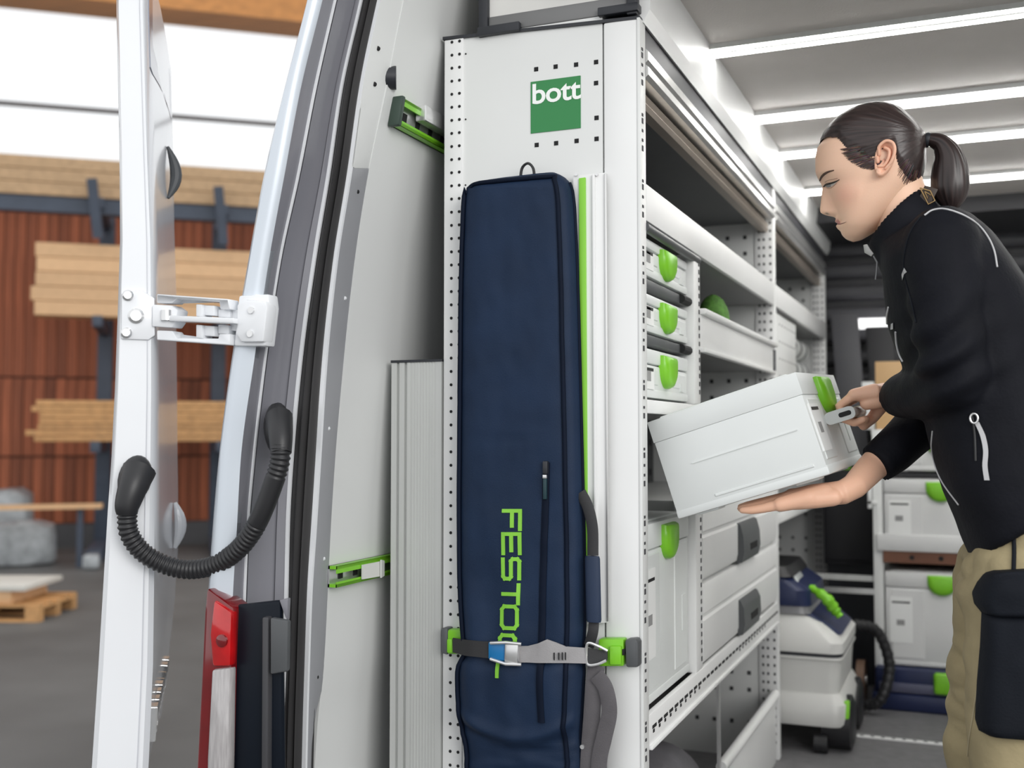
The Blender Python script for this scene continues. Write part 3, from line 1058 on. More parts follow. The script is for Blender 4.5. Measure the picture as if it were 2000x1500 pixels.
# ---- aluminium planking panel standing left of the rack
t = thing('aluminium_planking', 'ribbed aluminium plank standing upright between van wall and rack', 'plank', (-1.02, 1.98, 0))
xl, xr = PY(765, 850, RY - .008).x, RB - .002
ztop = PY(820, 708, RY).z
poly = [(xl, .0)]
def groove(x, d=.006, w=.003):
    return [(x - w, 0), (x - w, d), (x + w, d), (x + w, 0)]
g1, g2 = PY(778, 850, RY - .008).x, PY(793, 850, RY - .008).x
poly += groove(g1) + groove(g2)
for k in range(9):
    poly += groove(g2 + .012 + k * (xr - g2 - .02) / 9, .0012, .0018)
poly += [(xr, 0), (xr, .045), (xl, .045)]
rings = [[Vector((x, RY - .010 + y, z)) for x, y in poly] for z in (0.0, ztop)]
MB().loft(rings).build('plank_body', ALUP, t, smooth=20)
MB().box(xl - .001, xr, RY - .012, RY + .036, ztop, ztop + .005).build('plank_cap', BLACKP, t)

# ================================================================== OBJECTS AT THE RACK END
def ribY(name, pts, m, parent, th=.003, **kw):
    """webbing ribbon from (px, py_top, py_bottom, Y) stations"""
    rings = []
    for px, t_, b_, Y in pts:
        a, b = PY(px, t_, Y), PY(px, b_, Y)
        rings.append([a, b, b + Vector((0, th, 0)), a + Vector((0, th, 0))])
    return MB().loft(rings).build(name, m, parent, smooth=50, **kw)


def sY(name, pts, Y, th, m, parent, bevel=.002, **kw):
    r0 = [PY(a, b, Y) for a, b in pts]
    return MB().loft([r0, [p + Vector((0, th, 0)) for p in r0]]).build(name, m, parent, bevel=bevel, **kw)


# ---- guide rail behind the bag
gr = thing('guide_rail', 'white aluminium guide rail with lime green strip hanging behind the navy bag', 'guide rail', PY(1152, 1215, RY - .012))
sY('rail_plate', [(1119, 343), (1182, 337), (1184, 780), (1187, 1216), (1124, 1222)], RY - .016, .006, WHITE, gr, bevel=.001)
sY('green_strip', [(1130, 348), (1143, 346), (1148, 1212), (1135, 1214)], RY - .020, .005, GREENT, gr, bevel=.001)
sY('rail_rib', [(1156, 340), (1161, 340), (1166, 1214), (1161, 1214)], RY - .022, .007, WHITE, gr, bevel=.001)
sY('rail_edge', [(1180, 338), (1184, 338), (1189, 1214), (1185, 1214)], RY - .020, .006, ALU, gr, bevel=.001)
for px in (1126, 1166):
    p = PY(px, 341, RY - .017)
    MB().tube([p, p + Vector((0, -.003, 0))], .003, 10).build('rivet', STEEL, gr)

# ---- navy bag
BY = RY - .024
rowsB = [338, 344, 356, 372, 400, 480, 600, 720, 840, 960, 1050, 1120, 1180, 1230, 1262, 1275, 1290, 1310, 1350, 1400, 1425, 1440, 1455, 1483, 1540, 1640]
bl = [950, 935, 922, 915, 912, 909, 906, 905, 904, 903, 903, 904, 907, 911, 914, 914, 903, 900, 901, 905, 908, 912, 915, 916, 916, 915]
br = [1085, 1100, 1112, 1118, 1122, 1126, 1130, 1133, 1136, 1139, 1141, 1142, 1143, 1142, 1140, 1139, 1140, 1141, 1139, 1136, 1134, 1134, 1136, 1138, 1138, 1138]


def bag_depth(u, py, x, z):
    e = max(0.0, 1 - abs(2 * u - 1) ** 5) ** .5
    d = .034
    if py < 372:
        d *= max(.25, math.sin(math.pi / 2 * (py - 330) / 42))
    d += .006 * math.exp(-((py - 1330) / 70) ** 2)
    d -= .010 * math.exp(-((py - 1276) / 16) ** 2)
    k = min(1, max(0, (py - 850) / 200))
    # vertical creases above and below the strap
    d += k * .0045 * math.sin(u * 17 + 1.3 * noise.noise(Vector((x * 9, 0, z * 5)))) * math.exp(-((py - 1240) / 150) ** 2) * math.exp(-((py - 1276) / 30) ** 2 * 0)
    # sagging lower edge of the pocket: curved fold then tucked bottom
    fold = 1405 + 42 * (1 - (2 * (u - .55)) ** 2)
    d -= .012 / (1 + math.exp(-(py - fold) / 5))
    d += .007 * math.exp(-((py - fold + 16) / 12) ** 2)
    d += .003 * noise.noise(Vector((x * 14, 3, z * 9))) * (.4 + k)
    d += .0015 * noise.noise(Vector((x * 40, 3, z * 28)))
    if py > fold:
        d += .006 * noise.noise(Vector((x * 10, 9, z * 55)))
    # panel seam across the middle
    d -= .0016 * math.exp(-((py - 863 + 10 * u) / 2.2) ** 2)
    return e * d + .004


NU = 44
rings = []
pys = []
py = 338.0
while py <= 1640:
    pys.append(py)
    py += 4 if py < 375 else (6 if 1180 < py < 1500 else 10)
bagfront = []
for py in pys:
    a, b = PY(interp(rowsB, bl, py), py + 14 if py < 372 else py, BY), PY(interp(rowsB, br, py), py, BY)
    if py < 372:
        a = PY(interp(rowsB, bl, py), py + 16, BY)
    rg = []
    for k in range(NU + 1):
        u = k / NU
        p = a.lerp(b, u)
        rg.append(Vector((p.x, BY - bag_depth(u, py, p.x, p.z), p.z)))
    bagfront.append(rg)
    rings.append(rg + [Vector((b.x, RY - .017, b.z)), Vector((a.x, RY - .017, a.z))])
bag = thing('guide_rail_bag', 'long navy fabric bag with lime lettering, strapped to the rack end', 'bag', PY(1020, 1640, BY))
bb = MB().loft(rings).build('bag_body', NAVY, bag, smooth=70)


def bag_pt(px, py, out=.0015):
    """point on the bag's front surface"""
    i = min(range(len(pys)), key=lambda k: abs(pys[k] - py))
    a, b = bagfront[i][0], bagfront[i][-1]
    x = PY(px, py, BY - .03).x
    u = min(1, max(0, (x - a.x) / (b.x - a.x)))
    z = PY(px, py, BY - .03).z
    return Vector((x, BY - bag_depth(u, py, x, z) - out, z))


# binding along left, top and right edge
pts = [bagfront[i][1] + Vector((-.002, -.004, 0)) for i in range(len(pys) - 1, 2, -2)] + [bagfront[3][k] + Vector((0, -.003, .001)) for k in range(2, NU - 2, 3)] + [bagfront[i][NU - 4] + Vector((0, -.003, 0)) for i in range(4, len(pys), 2)]
MB().tube(pts, .0045, 8).build('edge_binding', NAVYD, bag, smooth=60)
pts = [bagfront[i][NU] + Vector((.0, .002, 0)) for i in range(5, len(pys), 2)]
MB().tube(pts, .004, 8).build('edge_binding', NAVYD, bag, smooth=60)
# top tab and loop
sY('top_tab', [(921, 362), (958, 354), (990, 350), (1072, 340), (1076, 345), (985, 358), (922, 366)], BY - .004, .006, NAVYD, bag, bevel=.001)
pts = catmull([PY(1016, 350, BY - .008), PY(1020, 328, BY - .01), PY(1031, 319, BY - .012), PY(1041, 328, BY - .01), PY(1044, 346, BY - .008)], 6)
MB().tube(pts, .0042, 8, flat=.6).build('hanging_loop', BLACKWEB, bag, smooth=60)
# zip
zp = [(1070, 903), (1069, 960), (1066, 1060), (1063, 1160), (1061, 1240), (1060, 1290), (1060, 1350), (1062, 1408)]
ZP = [bag_pt(interp([b for a, b in zp], [a for a, b in zp], 903 + k * 5.05), 903 + k * 5.05, .0035) for k in range(101)]
rings = []
for p in ZP:
    rings.append([p + Vector((-.0065, .001, 0)), p + Vector((-.002, -.0012, 0)), p + Vector((.002, -.0012, 0)), p + Vector((.0065, .001, 0)), p + Vector((.0065, .004, 0)), p + Vector((-.0065, .004, 0))])
zipo = MB().loft(rings).build('zip', NAVYD, bag, smooth=40)
c = bag_pt(1070, 915, .006)
MB().box(c.x - .005, c.x + .005, c.y - .004, c.y + .006, c.z - .010, c.z + .014).build('zip_slider', BLACKP, zipo, bevel=.002)
MB().box(c.x - .004, c.x + .004, c.y - .006, c.y - .001, c.z - .018, c.z - .011).build('zip_puller_clip', STEEL, zipo, bevel=.001)
MB().box(c.x - .0035, c.x + .0035, c.y - .005, c.y + .0, c.z - .056, c.z - .018).build('zip_puller', mat('dark_teal_rubber', (.01, .04, .05), .5), zipo, bevel=.001)
# lettering
GL = {'F': [((0, 0), (0, 1)), ((0, 1), (1, 1)), ((0, .52), (.82, .52))],
      'E': [((0, 0), (0, 1)), ((0, 1), (1, 1)), ((0, .5), (.85, .5)), ((0, 0), (1, 0))],
      'S': [((1, 1), (.12, 1)), ((.12, 1), (0, .88)), ((0, .88), (0, .6)), ((0, .6), (.1, .5)), ((.1, .5), (.9, .5)), ((.9, .5), (1, .4)), ((1, .4), (1, .1)), ((1, .1), (.88, 0)), ((.88, 0), (0, 0))],
      'T': [((0, 1), (1, 1)), ((.5, 1), (.5, 0))],
      'O': [((.15, 0), (.85, 0)), ((.85, 0), (1, .15)), ((1, .15), (1, .85)), ((1, .85), (.85, 1)), ((.85, 1), (.15, 1)), ((.15, 1), (0, .85)), ((0, .85), (0, .15)), ((0, .15), (.15, 0))],
      'L': [((0, 1), (0, 0)), ((0, 0), (1, 0))]}
y0 = 997
for ch, adv, wd in zip('FESTOOL', (45, 49, 50, 42, 56, 52, 40), (36, 38, 38, 36, 42, 40, 34)):
    if ch == 'L':
        y0 = 1284
    xl = interp([990, 1150, 1320], [988, 985, 974], y0)
    xh = interp([990, 1150, 1320], [1020, 1017, 1006], y0)
    mb = MB()
    for (a0, b0), (a1, b1) in GL[ch]:
        N = 6
        ax = abs(a1 - a0) > abs(b1 - b0)
        sw = 3.6
        pa = (xl + (xh - xl) * b0, y0 + wd * a0); pb = (xl + (xh - xl) * b1, y0 + wd * a1)
        dx, dy = pb[0] - pa[0], pb[1] - pa[1]
        ln = math.hypot(dx, dy)
        dx, dy = dx / ln, dy / ln
        pa = (pa[0] - dx * sw * .9, pa[1] - dy * sw * .9); pb = (pb[0] + dx * sw * .9, pb[1] + dy * sw * .9)
        rings = []
        for k in range(N + 1):
            t_ = k / N
            x_, y_ = pa[0] + (pb[0] - pa[0]) * t_, pa[1] + (pb[1] - pa[1]) * t_
            q0 = bag_pt(x_ - dy * sw, y_ + dx * sw, .0018); q1 = bag_pt(x_ + dy * sw, y_ - dx * sw, .0018)
            rings.append([q0, q1, q1 + Vector((0, .004, 0)), q0 + Vector((0, .004, 0))])
        mb.loft(rings)
    mb.build('letter', GREENT, bb, smooth=0, label='lime green printed letter ' + ch)
    y0 += adv
# side carry handle and grip
pts = catmull([PY(1134, 962, BY - .012), PY(1148, 990, BY - .018), PY(1157, 1030, BY - .022), PY(1158, 1085, BY - .024)], 8)
MB().tube(pts, .011, 8, flat=.25, up=(0, -1, 0)).build('handle_strap', BLACKWEB, bag, smooth=50)
mb = MB(); a, b = PY(1157, 1086, BY - .026), PY(1160, 1215, BY - .026)
mb.loft([[p + Vector((.0145 * sc * math.cos(2 * math.pi * k / 14), .007 * sc * math.sin(2 * math.pi * k / 14), 0)) for k in range(14)] for p, sc in ((a, .9), (a.lerp(b, .04), 1), (a.lerp(b, .96), 1), (b, .9))])
mb.build('handle_grip', NAVYM, bag, smooth=50)
pts = catmull([PY(1160, 1212, BY - .02), PY(1158, 1235, BY - .022), PY(1150, 1262, BY - .012)], 8)
MB().tube(pts, .010, 8, flat=.25, up=(0, -1, 0)).build('handle_strap', BLACKWEB, bag, smooth=50)
# shoulder strap hanging at the right
def strap(pts, r, m, nm):
    MB().tube(catmull(pts, 8), r, 8, flat=.14, up=(0, -1, 0)).build(nm, m, bag, smooth=50)


strap([PY(1165, 1300, BY - .012), PY(1160, 1340, BY - .016), PY(1156, 1400, BY - .014), PY(1150, 1483, BY - .012), PY(1146, 1600, BY - .01)], .016, GREYWEB, 'shoulder_strap')
strap([PY(1165, 1318, BY - .022), PY(1183, 1345, BY - .026), PY(1190, 1390, BY - .026), PY(1180, 1440, BY - .024), PY(1170, 1490, BY - .02), PY(1165, 1600, BY - .018)], .015, GREYWEB, 'shoulder_strap')
# lower small pocket edges, buckle dot
p = PY(1138, 1458, BY - .03); MB().tube([p, p + Vector((0, -.004, 0))], .004, 8).build('rivet', STEEL, bag)

# ---- tie-down strap with anchors
def anchor(lab, x0, x1, yt, yb_, cap_left):
    Y = RY - .030
    t = thing('strap_anchor', lab, 'anchor', PY((x0 + x1) / 2, yb_, RY))
    g0, g1 = (x0 + 11, x1) if cap_left else (x0, x1 - 28)
    sY('anchor_body', [(g0, yt), (g1, yt), (g1, yb_), (g0, yb_)], Y, .025, GREEN, t, bevel=.004)
    if cap_left:
        sY('end_cap', [(x0, yt - 3), (x0 + 14, yt - 3), (x0 + 14, yb_ + 2), (x0, yb_ - 2)], Y - .003, .028, CHAR, t, bevel=.004)
        sY('anchor_slot', [(g0 + 12, yt + 22), (g1 + 2, yt + 20), (g1 + 2, yb_ - 8), (g0 + 12, yb_ - 6)], Y - .001, .012, HOLE, t, bevel=.003)
        sY('anchor_rib', [(g0 + 1, yt + 18), (g0 + 12, yt + 18), (g0 + 14, yb_ - 2), (g0 + 1, yb_ - 2)], Y - .006, .012, GREEN, t, bevel=.003)
    else:
        sY('end_cap', [(x1 - 26, yt + 2), (x1 - 4, yt), (x1, yt + 8), (x1, yb_ + 2), (x1 - 24, yb_ + 2)], Y - .003, .028, CHAR, t, bevel=.004)
        sY('anchor_slot', [(g0 - 2, yt + 24), (g0 + 14, yt + 18), (g0 + 20, yt + 28), (g0 + 14, yb_ - 16), (g0 - 2, yb_ - 14)], Y - .001, .012, HOLE, t, bevel=.003)
        sY('anchor_slot', [(g1 - 4, yt + 20), (g1 + 2, yt + 20), (g1 + 2, yb_ - 22), (g1 - 4, yb_ - 22)], Y - .001, .012, HOLE, t, bevel=.001)
        sY('anchor_rib', [(g0 + 22, yt + 14), (g1 - 5, yt + 14), (g1 - 5, yb_ - 3), (g0 + 22, yb_ - 3)], Y - .007, .012, GREEN, t, bevel=.003)
    return t


anchor('lime green strap anchor with dark cap, left of the navy bag', 860, 908, 1230, 1278, True)
anchor('lime green strap anchor with grey cap, right of the navy bag', 1168, 1246, 1248, 1302, False)
st = thing('tie_down_strap', 'grey webbing tie-down strap with blue and silver cam buckle across the bag', 'strap', PY(1030, 1300, BY - .04))
ribY('black_webbing', [(884, 1246, 1274, BY - .016), (902, 1249, 1279, BY - .030), (910, 1250, 1281, BY - .042), (930, 1252, 1283, BY - .044), (962, 1254, 1287, BY - .046)], BLACKWEB, st)
ribY('grey_webbing', [(1008, 1262, 1294, BY - .040), (1030, 1262, 1294, BY - .041), (1050, 1257, 1295, BY - .044), (1068, 1249, 1295, BY - .050), (1085, 1255, 1295, BY - .044), (1105, 1263, 1295, BY - .040), (1146, 1266, 1296, BY - .030)], LGWEB, st)
for px in (1081, 1090, 1097, 1103):
    sY('stitch_mark', [(px, 1276 - (px % 3)), (px + 2, 1275), (px + 2, 1290), (px, 1288)], BY - .0475, .002, INK, st, bevel=0)
bk_ = sY('cam_buckle', [(953, 1254), (988, 1257), (986, 1292), (953, 1288)], BY - .050, .012, BLUEP, st, bevel=.003)
sY('buckle_plate', [(985, 1258), (1012, 1259), (1010, 1296), (984, 1294)], BY - .054, .016, STEEL, bk_, bevel=.003)
for t_ in (0, 1):
    pp = [PY(958, 1256 + 31 * t_, BY - .052), PY(988, 1255 + 42 * t_, BY - .056), PY(1018, 1258 + 40 * t_, BY - .050)]
    MB().tube(pp, .0032, 8).build('buckle_wire', STEEL, bk_)
pts = catmull([PY(1186, 1271, BY - .022), PY(1168, 1262, BY - .028), PY(1149, 1256, BY - .032), PY(1145, 1272, BY - .030), PY(1147, 1297, BY - .028), PY(1165, 1298, BY - .026), PY(1184, 1290, BY - .022)], 6)
MB().tube(pts, .0026, 8).build('wire_ring', STEEL, st)
ribY('black_tab', [(1146, 1266, 1296, BY - .0295), (1160, 1268, 1300, BY - .022), (1186, 1272, 1290, BY - .014)], BLACKWEB, st)

# ---- lashing rails on the van wall
def wall_x(z):
    zs = [p[1] for p in prof][::-1]; xs_ = [p[0] for p in prof][::-1]
    return interp(zs, xs_, z)


def wallpt(px, py):
    X = -1.05
    for _ in range(20):
        X = wall_x(PX(px, py, X).z)
    return PX(px, py, X)


def lashing(lab, pa, h, ystart, tilt, cap):
    x = wall_x(pa.z)
    z = pa.z
    t = thing('lashing_rail', lab, 'rail', (x, ystart, z))
    ax = Vector((tilt, 0, 1)).normalized()

    def rr_(name, d0, d1, z0, z1, ya, yb, m, **k):
        o = []
        for y in (ya, yb):
            o.append([Vector((x + d, y, z)) + ax * zz_ for d, zz_ in ((d0, z0), (d1, z0), (d1, z1), (d0, z1))])
        return MB().loft(o).build(name, m, t, **k)
    rr_('web', .001, .004, -h / 2, h / 2, ystart, 4.9, STEEL)
    rr_('flange', .001, .020, h / 2 - .006, h / 2, ystart, 4.9, GREEN)
    rr_('flange', .001, .020, -h / 2, -h / 2 + .006, ystart, 4.9, GREEN)
    rr_('lip', .018, .020, h / 2 - .014, h / 2, ystart, 4.9, GREEN)
    rr_('lip', .018, .020, -h / 2, -h / 2 + .010, ystart, 4.9, GREEN)
    for k in range(5):
        y = ystart + .03 + k * .055
        rr_('keyhole', .004, .0055, -.008, .008, y, y + .016, HOLE)
    if cap:
        rr_('end_cap', -.001, .024, -h / 2 - .003, h / 2 + .003, ystart - .014, ystart, mat('dark_green_cap', (.035, .06, .045), .45), bevel=.004)
    return t


pa = wallpt(768, 221)
t = lashing('upper lime green lashing rail with dark end cap on the grey van wall', pa, .052, pa.y, .17, True)
p1, p2 = wallpt(815, 226), wallpt(880, 244)
MB().box(p1.x + .006, p1.x + .030, p1.y - .02, p1.y + .14, p1.z - .018, p1.z + .014).build('silver_bracket', STEEL, t, bevel=.003)
pa = wallpt(640, 1126)
t = lashing('lower lime green lashing rail on the grey van wall above the tail lamp', pa, .040, pa.y, .02, False)
p1, p2 = wallpt(697, 1114), wallpt(760, 1100)
a = thing('strap_end', 'pale webbing strap end leading from lower lashing rail to aluminium plank', 'strap', (p1.x + .02, p1.y, p1.z - .016))
MB().loft([[Vector((x, y, z)), Vector((x, y, z - h_)), Vector((x + .003, y, z - h_)), Vector((x + .003, y, z))] for x, y, z, h_ in ((p1.x + .022, p1.y - .02, p1.z + .014, .028), (p1.x + .026, p1.y + .06, p1.z + .014, .030), (p1.x + .03, RY - .02, p1.z + .018, .036))]).build('webbing', mat('pale_webbing', (.62, .63, .60), .6), a)

# ================================================================== TOOL BOXES
def systainer(name, Wd, D, H, lidh, label, group=None, m=SYSW, card=True, blatch=False, latch_w=.088, latch_h=.060, flush=False, ribs=True):
    t = thing(name, label, 'tool box', (0, 0, 0), group)
    w = Wd / 2
    ins, gp_, bv_ = (.0004, .0001, .0012) if flush else (.0015, .001, .004)
    MB().box(-w + ins, w - ins, .002, D - .002, .006, H - lidh - gp_).build('box_body', m, t, bevel=bv_)
    MB().box(-w, w, 0, D, H - lidh + gp_, H - .004).build('lid', m, t, bevel=bv_)
    MB().box(-w + .02, w - .02, .02, D - .02, H - .006, H).build('lid_top', m, t, bevel=.003)
    MB().box(-w, w, 0, D, .004, .022).build('base_rim', m, t, bevel=.004)
    for sx in (-1, 1):
        for sy in (.05, D - .05):
            MB().box(sx * (w - .06) - .025, sx * (w - .06) + .025, sy - .022, sy + .022, 0, .008).build('foot', m, t, bevel=.002)
        if ribs:
            # raised side panel with horizontal ribs
            hb = H - lidh
            x = sx * (w - .0015)
            dp_ = .0006 if flush else .0018
            MB().box(min(x, x + sx * dp_), max(x, x + sx * dp_), .03, D - .03, .034, hb - .010).build('side_panel', m, t, bevel=.0015, seg=1)
            MB().box(min(x, x + sx * .003), max(x, x + sx * .003), .022, D * .72, .024, .030).build('side_rib', m, t, bevel=.0015, seg=1)
            MB().box(min(x, x + sx * .003), max(x, x + sx * .003), .03, D - .06, hb * .62, hb * .62 + .0022).build('side_rib', m, t)
    # front panel pieces
    hb = H - lidh
    for sx in (-1, 1):
        MB().box(sx * w * .60 - w * .28, sx * w * .60 + w * .28, .0, .006, .030, hb - .008).build('front_panel', m, t, bevel=.002, seg=1)
    if blatch:
        MB().box(-.07, .07, -.006, .004, .002, .020).build('bottom_catch', GREEN, t, bevel=.004)
    # latch: flat top, round foot, domed
    zt_ = H - .012
    n = 14
    prof_ = []
    for k in range(n + 1):
        a_ = math.pi * k / n
        prof_.append((latch_w / 2 * math.cos(a_), -latch_h * (.35 + .65 * math.sin(a_)) if 0 < k < n else -latch_h * .30))
    prof_ = [(latch_w / 2, 0)] + prof_ + [(-latch_w / 2, 0)]
    rings = []
    cx, cz_ = 0, -latch_h * .42
    for d, sc in ((.004, 1.0), (-.006, 1.0), (-.013, .90), (-.017, .68)):
        rings.append([Vector((cx + (a_ - cx) * sc, d, zt_ + cz_ + (b_ - cz_) * sc)) for a_, b_ in prof_])
    MB().loft(rings).build('latch', GREEN, t, smooth=50)
    if card:
        c = MB().box(-w * .92, -w * .52, -.0015, .002, hb * .30, hb * .88).build('label_card', CARD, t)
        MB().box(-w * .88, -w * .56, -.0022, .0, hb * .80, hb * .80 + .006).build('card_print', INK, c)
        MB().box(-w * .80, -w * .66, -.0022, .0, hb * .52, hb * .52 + .02).build('card_print', mat('grey_print', (.3, .3, .3), .6), c)
    MB().box(w * .30, w * .42, -.004, .002, hb - .006, hb + .002).build('hinge_clip', CHAR, t)
    MB().box(w * .62, w * .80, -.0015, .002, hb * .35, hb * .60).build('embossed_mark', m, t)
    return t


def place(t, loc, rz):
    t.location = loc
    t.rotation_euler = (0, 0, rz)
    return t


yc0 = (RY + .034 + YD - .032) / 2
w0 = .378
for i, (z, H, lab) in enumerate(((1.303, .082, 'topmost of the three small pale tool boxes stacked in the rack'),
                                 (1.195, .082, 'middle of the three small pale tool boxes stacked in the rack'),
                                 (1.067, .104, 'lowest small pale tool box in the rack, with white label card'))):
    t = systainer('tool_box', w0, .296, H, .024 if i < 2 else .034, lab, 'small tool boxes in the rack', card=True, latch_w=.092, latch_h=.060 if i < 2 else .066)
    place(t, (RX - .014, yc0, z), math.pi / 2)
    if i < 2:
        MB().box(RX - .32, RX - .016, RY + .034, YD - .03, z - .020, z - .0005).build('runner_tray', CHAR, shelf, bevel=.003)
        m_ = MB(); m_.tube([(RX - .014, YD - .10, z - .010), (RX - .014, YD - .032, z - .010)], .010, 10); m_.build('runner_knob', HOLE, shelf)
t = systainer('tall_tool_box', w0, .296, .350, .055, 'tall pale tool box on the lower shelf beside the drawer unit', None, latch_w=.092, latch_h=.072)
place(t, (RX - .014, yc0, .483), math.pi / 2)

# ---- drawer unit
du = thing('drawer_unit', 'two pale drawers with dark grey grip plates on the lower shelf', 'drawers', (RX - .2, (YD + yb) / 2, .483))
ya_, yb_ = YD + .034, yb - .004
MB().box(RB + .03, RX - .02, ya_, yb_, .4825, .850).build('carcass', PANEL, du)
for k, (z0, z1, h0, h1) in enumerate(((.672, .846, .668, .772), (.486, .664, .484, .576))):
    rg = [(RX - .022, z0), (RX - .004, z0 + .004), (RX + .0, z0 + .02), (RX + .0, z0 + (z1 - z0) * .55), (RX - .005, z0 + (z1 - z0) * .58), (RX - .005, z0 + (z1 - z0) * .61), (RX, z0 + (z1 - z0) * .64), (RX, z1 - .01), (RX - .004, z1), (RX - .022, z1)]
    d = MB().loft([[Vector((x, y, z)) for x, z in rg] for y in (ya_, yb_)]).build('drawer', WHITE, du, smooth=30)
    hy0, hy1 = 2.86, 3.10
    rg = [(RX - .002, h0), (RX + .010, h0 + .003), (RX + .016, h0 + .03), (RX + .014, h0 + .07), (RX + .006, h1 - .004), (RX - .002, h1)]
    hd = MB().loft([[Vector((x, y, z)) for x, z in rg] for y in (hy0, hy1)]).build('grip_plate', CHAR, d, smooth=50)
    MB().box(RX + .012, RX + .0165, hy0 + .09, hy1 - .05, h0 + .028, h0 + .045).build('finger_slot', HOLE, hd)

# ---- green scrub ball in the tray, grey bag below
bmx = bmesh.new()
bmesh.ops.create_icosphere(bmx, subdivisions=4, radius=1)
for v in bmx.verts:
    n_ = v.co.normalized()
    v.co = n_ * (1 + .03 * math.sin(n_.x * 40) * math.sin(n_.y * 40) * math.sin(n_.z * 40 + 1))
    v.co = Vector((v.co.x * .042, v.co.y * .062, v.co.z * .078))
me = bpy.data.meshes.new('scrub_ball'); bmx.to_mesh(me); bmx.free()
o = finish('scrub_ball', me, mat('moss_green_foam', (.075, .20, .03), .85, var=.35, scale=60, bump=.4, bscale=140), smooth=60)
o.location = (-.615, PX(1393, 592, -.615).y, 1.2905)
tag(o, 'rough moss green foam ball in the open tray above the held box', 'foam ball')
bmx = bmesh.new()
bmesh.ops.create_icosphere(bmx, subdivisions=4, radius=1)
for v in bmx.verts:
    n_ = v.co.normalized()
    j = 1 + .06 * noise.noise(n_ * 2.2)
    v.co = Vector((n_.x * .16 * j, n_.y * .24 * j, max(-.13, n_.z * .145 * j)))
me = bpy.data.meshes.new('round_bag'); bmx.to_mesh(me); bmx.free()
o = finish('round_bag', me, mat('grey_ripstop', (.16, .155, .17), .6, var=.2, scale=12, bump=.3, bscale=40), smooth=60)
c = PX(1345, 1465, -.72)
o.location = (-.74, 2.55, .131)
tag(o, 'rounded grey fabric bag on the van floor under the lower shelf', 'bag')

# ---- bay 2 goods
def bottle(x, y, z, h, r, m, lab):
    mb = MB(); mb.tube([(x, y, z), (x, y, z + h * .05), (x, y, z + h * .6), (x, y, z + h * .75), (x, y, z + h * .8), (x, y, z + h)], [r * .9, r, r, r * .45, r * .5, r * .5], 16)
    return tag(mb.build('bottle', m, smooth=40), lab, 'bottle', 'bottles on the far shelf')


bottle(-.64, 3.66, 1.4205, .16, .030, BLACKP, 'black bottle nearest the middle upright on the far upper shelf')
bottle(-.66, 3.82, 1.4205, .17, .035, SYSD, 'dark blue bottle behind the black one on the far upper shelf')
for i, (z, r, lab) in enumerate(((1.1025, .046, 'lower white banded roll on the far shelf'), (1.200, .046, 'middle white banded roll on the far shelf'), (1.2975, .042, 'upper white banded roll on the far shelf'))):
    t = thing('tape_roll', lab, 'roll', (-.62, 4.3, z), 'rolls on the far shelf')
    MB().tube([(-.64, 4.03, z + r), (-.64, 4.62, z + r)], r, 24).build('roll_body', mat('white_roll', (.75, .77, .76), .5, var=.04), t)
    for k in range(4):
        y = 4.10 + k * .15
        MB().tube([(-.64, y, z + r), (-.64, y + .02, z + r)], r + .002, 24).build('band', CHAR, t)

# ---- vacuum cleaner
vac = thing('vacuum_cleaner', 'white workshop vacuum cleaner with navy top, green hose holder and black wheels', 'vacuum cleaner', (-.53, 3.78, 0))
vx0, vx1, vy0, vy1 = -.74, -.375, 3.60, 4.06
def vloft(name, secs, m, bev=.012, parent=vac):
    rings = []
    for z, ax0, ax1, ay0, ay1, r in secs:
        rings.append([Vector(((ax0 + ax1) / 2 + p[0], (ay0 + ay1) / 2 + p[1], z)) for p in rrect(ax1 - ax0, ay1 - ay0, r, 4)])
    return MB().loft(rings).build(name, m, parent, smooth=40)


VW = mat('vac_pale_grey', (.62, .62, .60), .4, var=.02)
vloft('base', [(.085, vx0, vx1, vy0, vy1, .04), (.095, vx0 - .005, vx1 + .008, vy0 - .005, vy1, .045), (.155, vx0 - .005, vx1 + .010, vy0 - .008, vy1, .045), (.185, vx0 + .01, vx1 - .01, vy0 + .01, vy1, .04)], VW)
vloft('container', [(.18, vx0 + .015, vx1 - .015, vy0 + .015, vy1, .04), (.288, vx0 + .008, vx1 - .008, vy0 + .006, vy1, .04), (.292, vx0, vx1, vy0, vy1, .04), (.300, vx0, vx1, vy0, vy1, .04)], VW)
vloft('seam', [(.300, vx0 + .004, vx1 - .004, vy0 + .004, vy1, .04), (.312, vx0 + .004, vx1 - .004, vy0 + .004, vy1, .04)], BLACKP)
vloft('hood', [(.312, vx0, vx1, vy0, vy1, .04), (.345, vx0, vx1 + .002, vy0 - .002, vy1, .045), (.400, vx0, vx1 - .06, vy0 + .03, vy1, .05), (.435, vx0, vx1 - .13, vy0 + .06, vy1, .04)], VW)
vloft('hood_shield', [(.365, vx1 - .16, vx1 - .008, vy0 + .05, vy1 - .04, .03), (.395, vx1 - .18, vx1 - .045, vy0 + .05, vy1 - .04, .03), (.43, vx1 - .22, vx1 - .10, vy0 + .06, vy1 - .04, .03)], SYSD)
vloft('clamp_band', [(.425, vx0 + .01, vx1 - .10, vy0 + .04, vy1 - .02, .04), (.452, vx0 + .01, vx1 - .105, vy0 + .045, vy1 - .02, .04)], mat('mid_grey_plastic', (.20, .20, .21), .4))
vloft('motor_head', [(.450, vx0 + .01, vx1 - .10, vy0 + .04, vy1 - .02, .04), (.50, vx0 + .01, vx1 - .105, vy0 + .03, vy1 - .02, .05), (.545, vx0 + .02, vx1 - .17, vy0 + .05, vy1 - .03, .05)], SYSD)
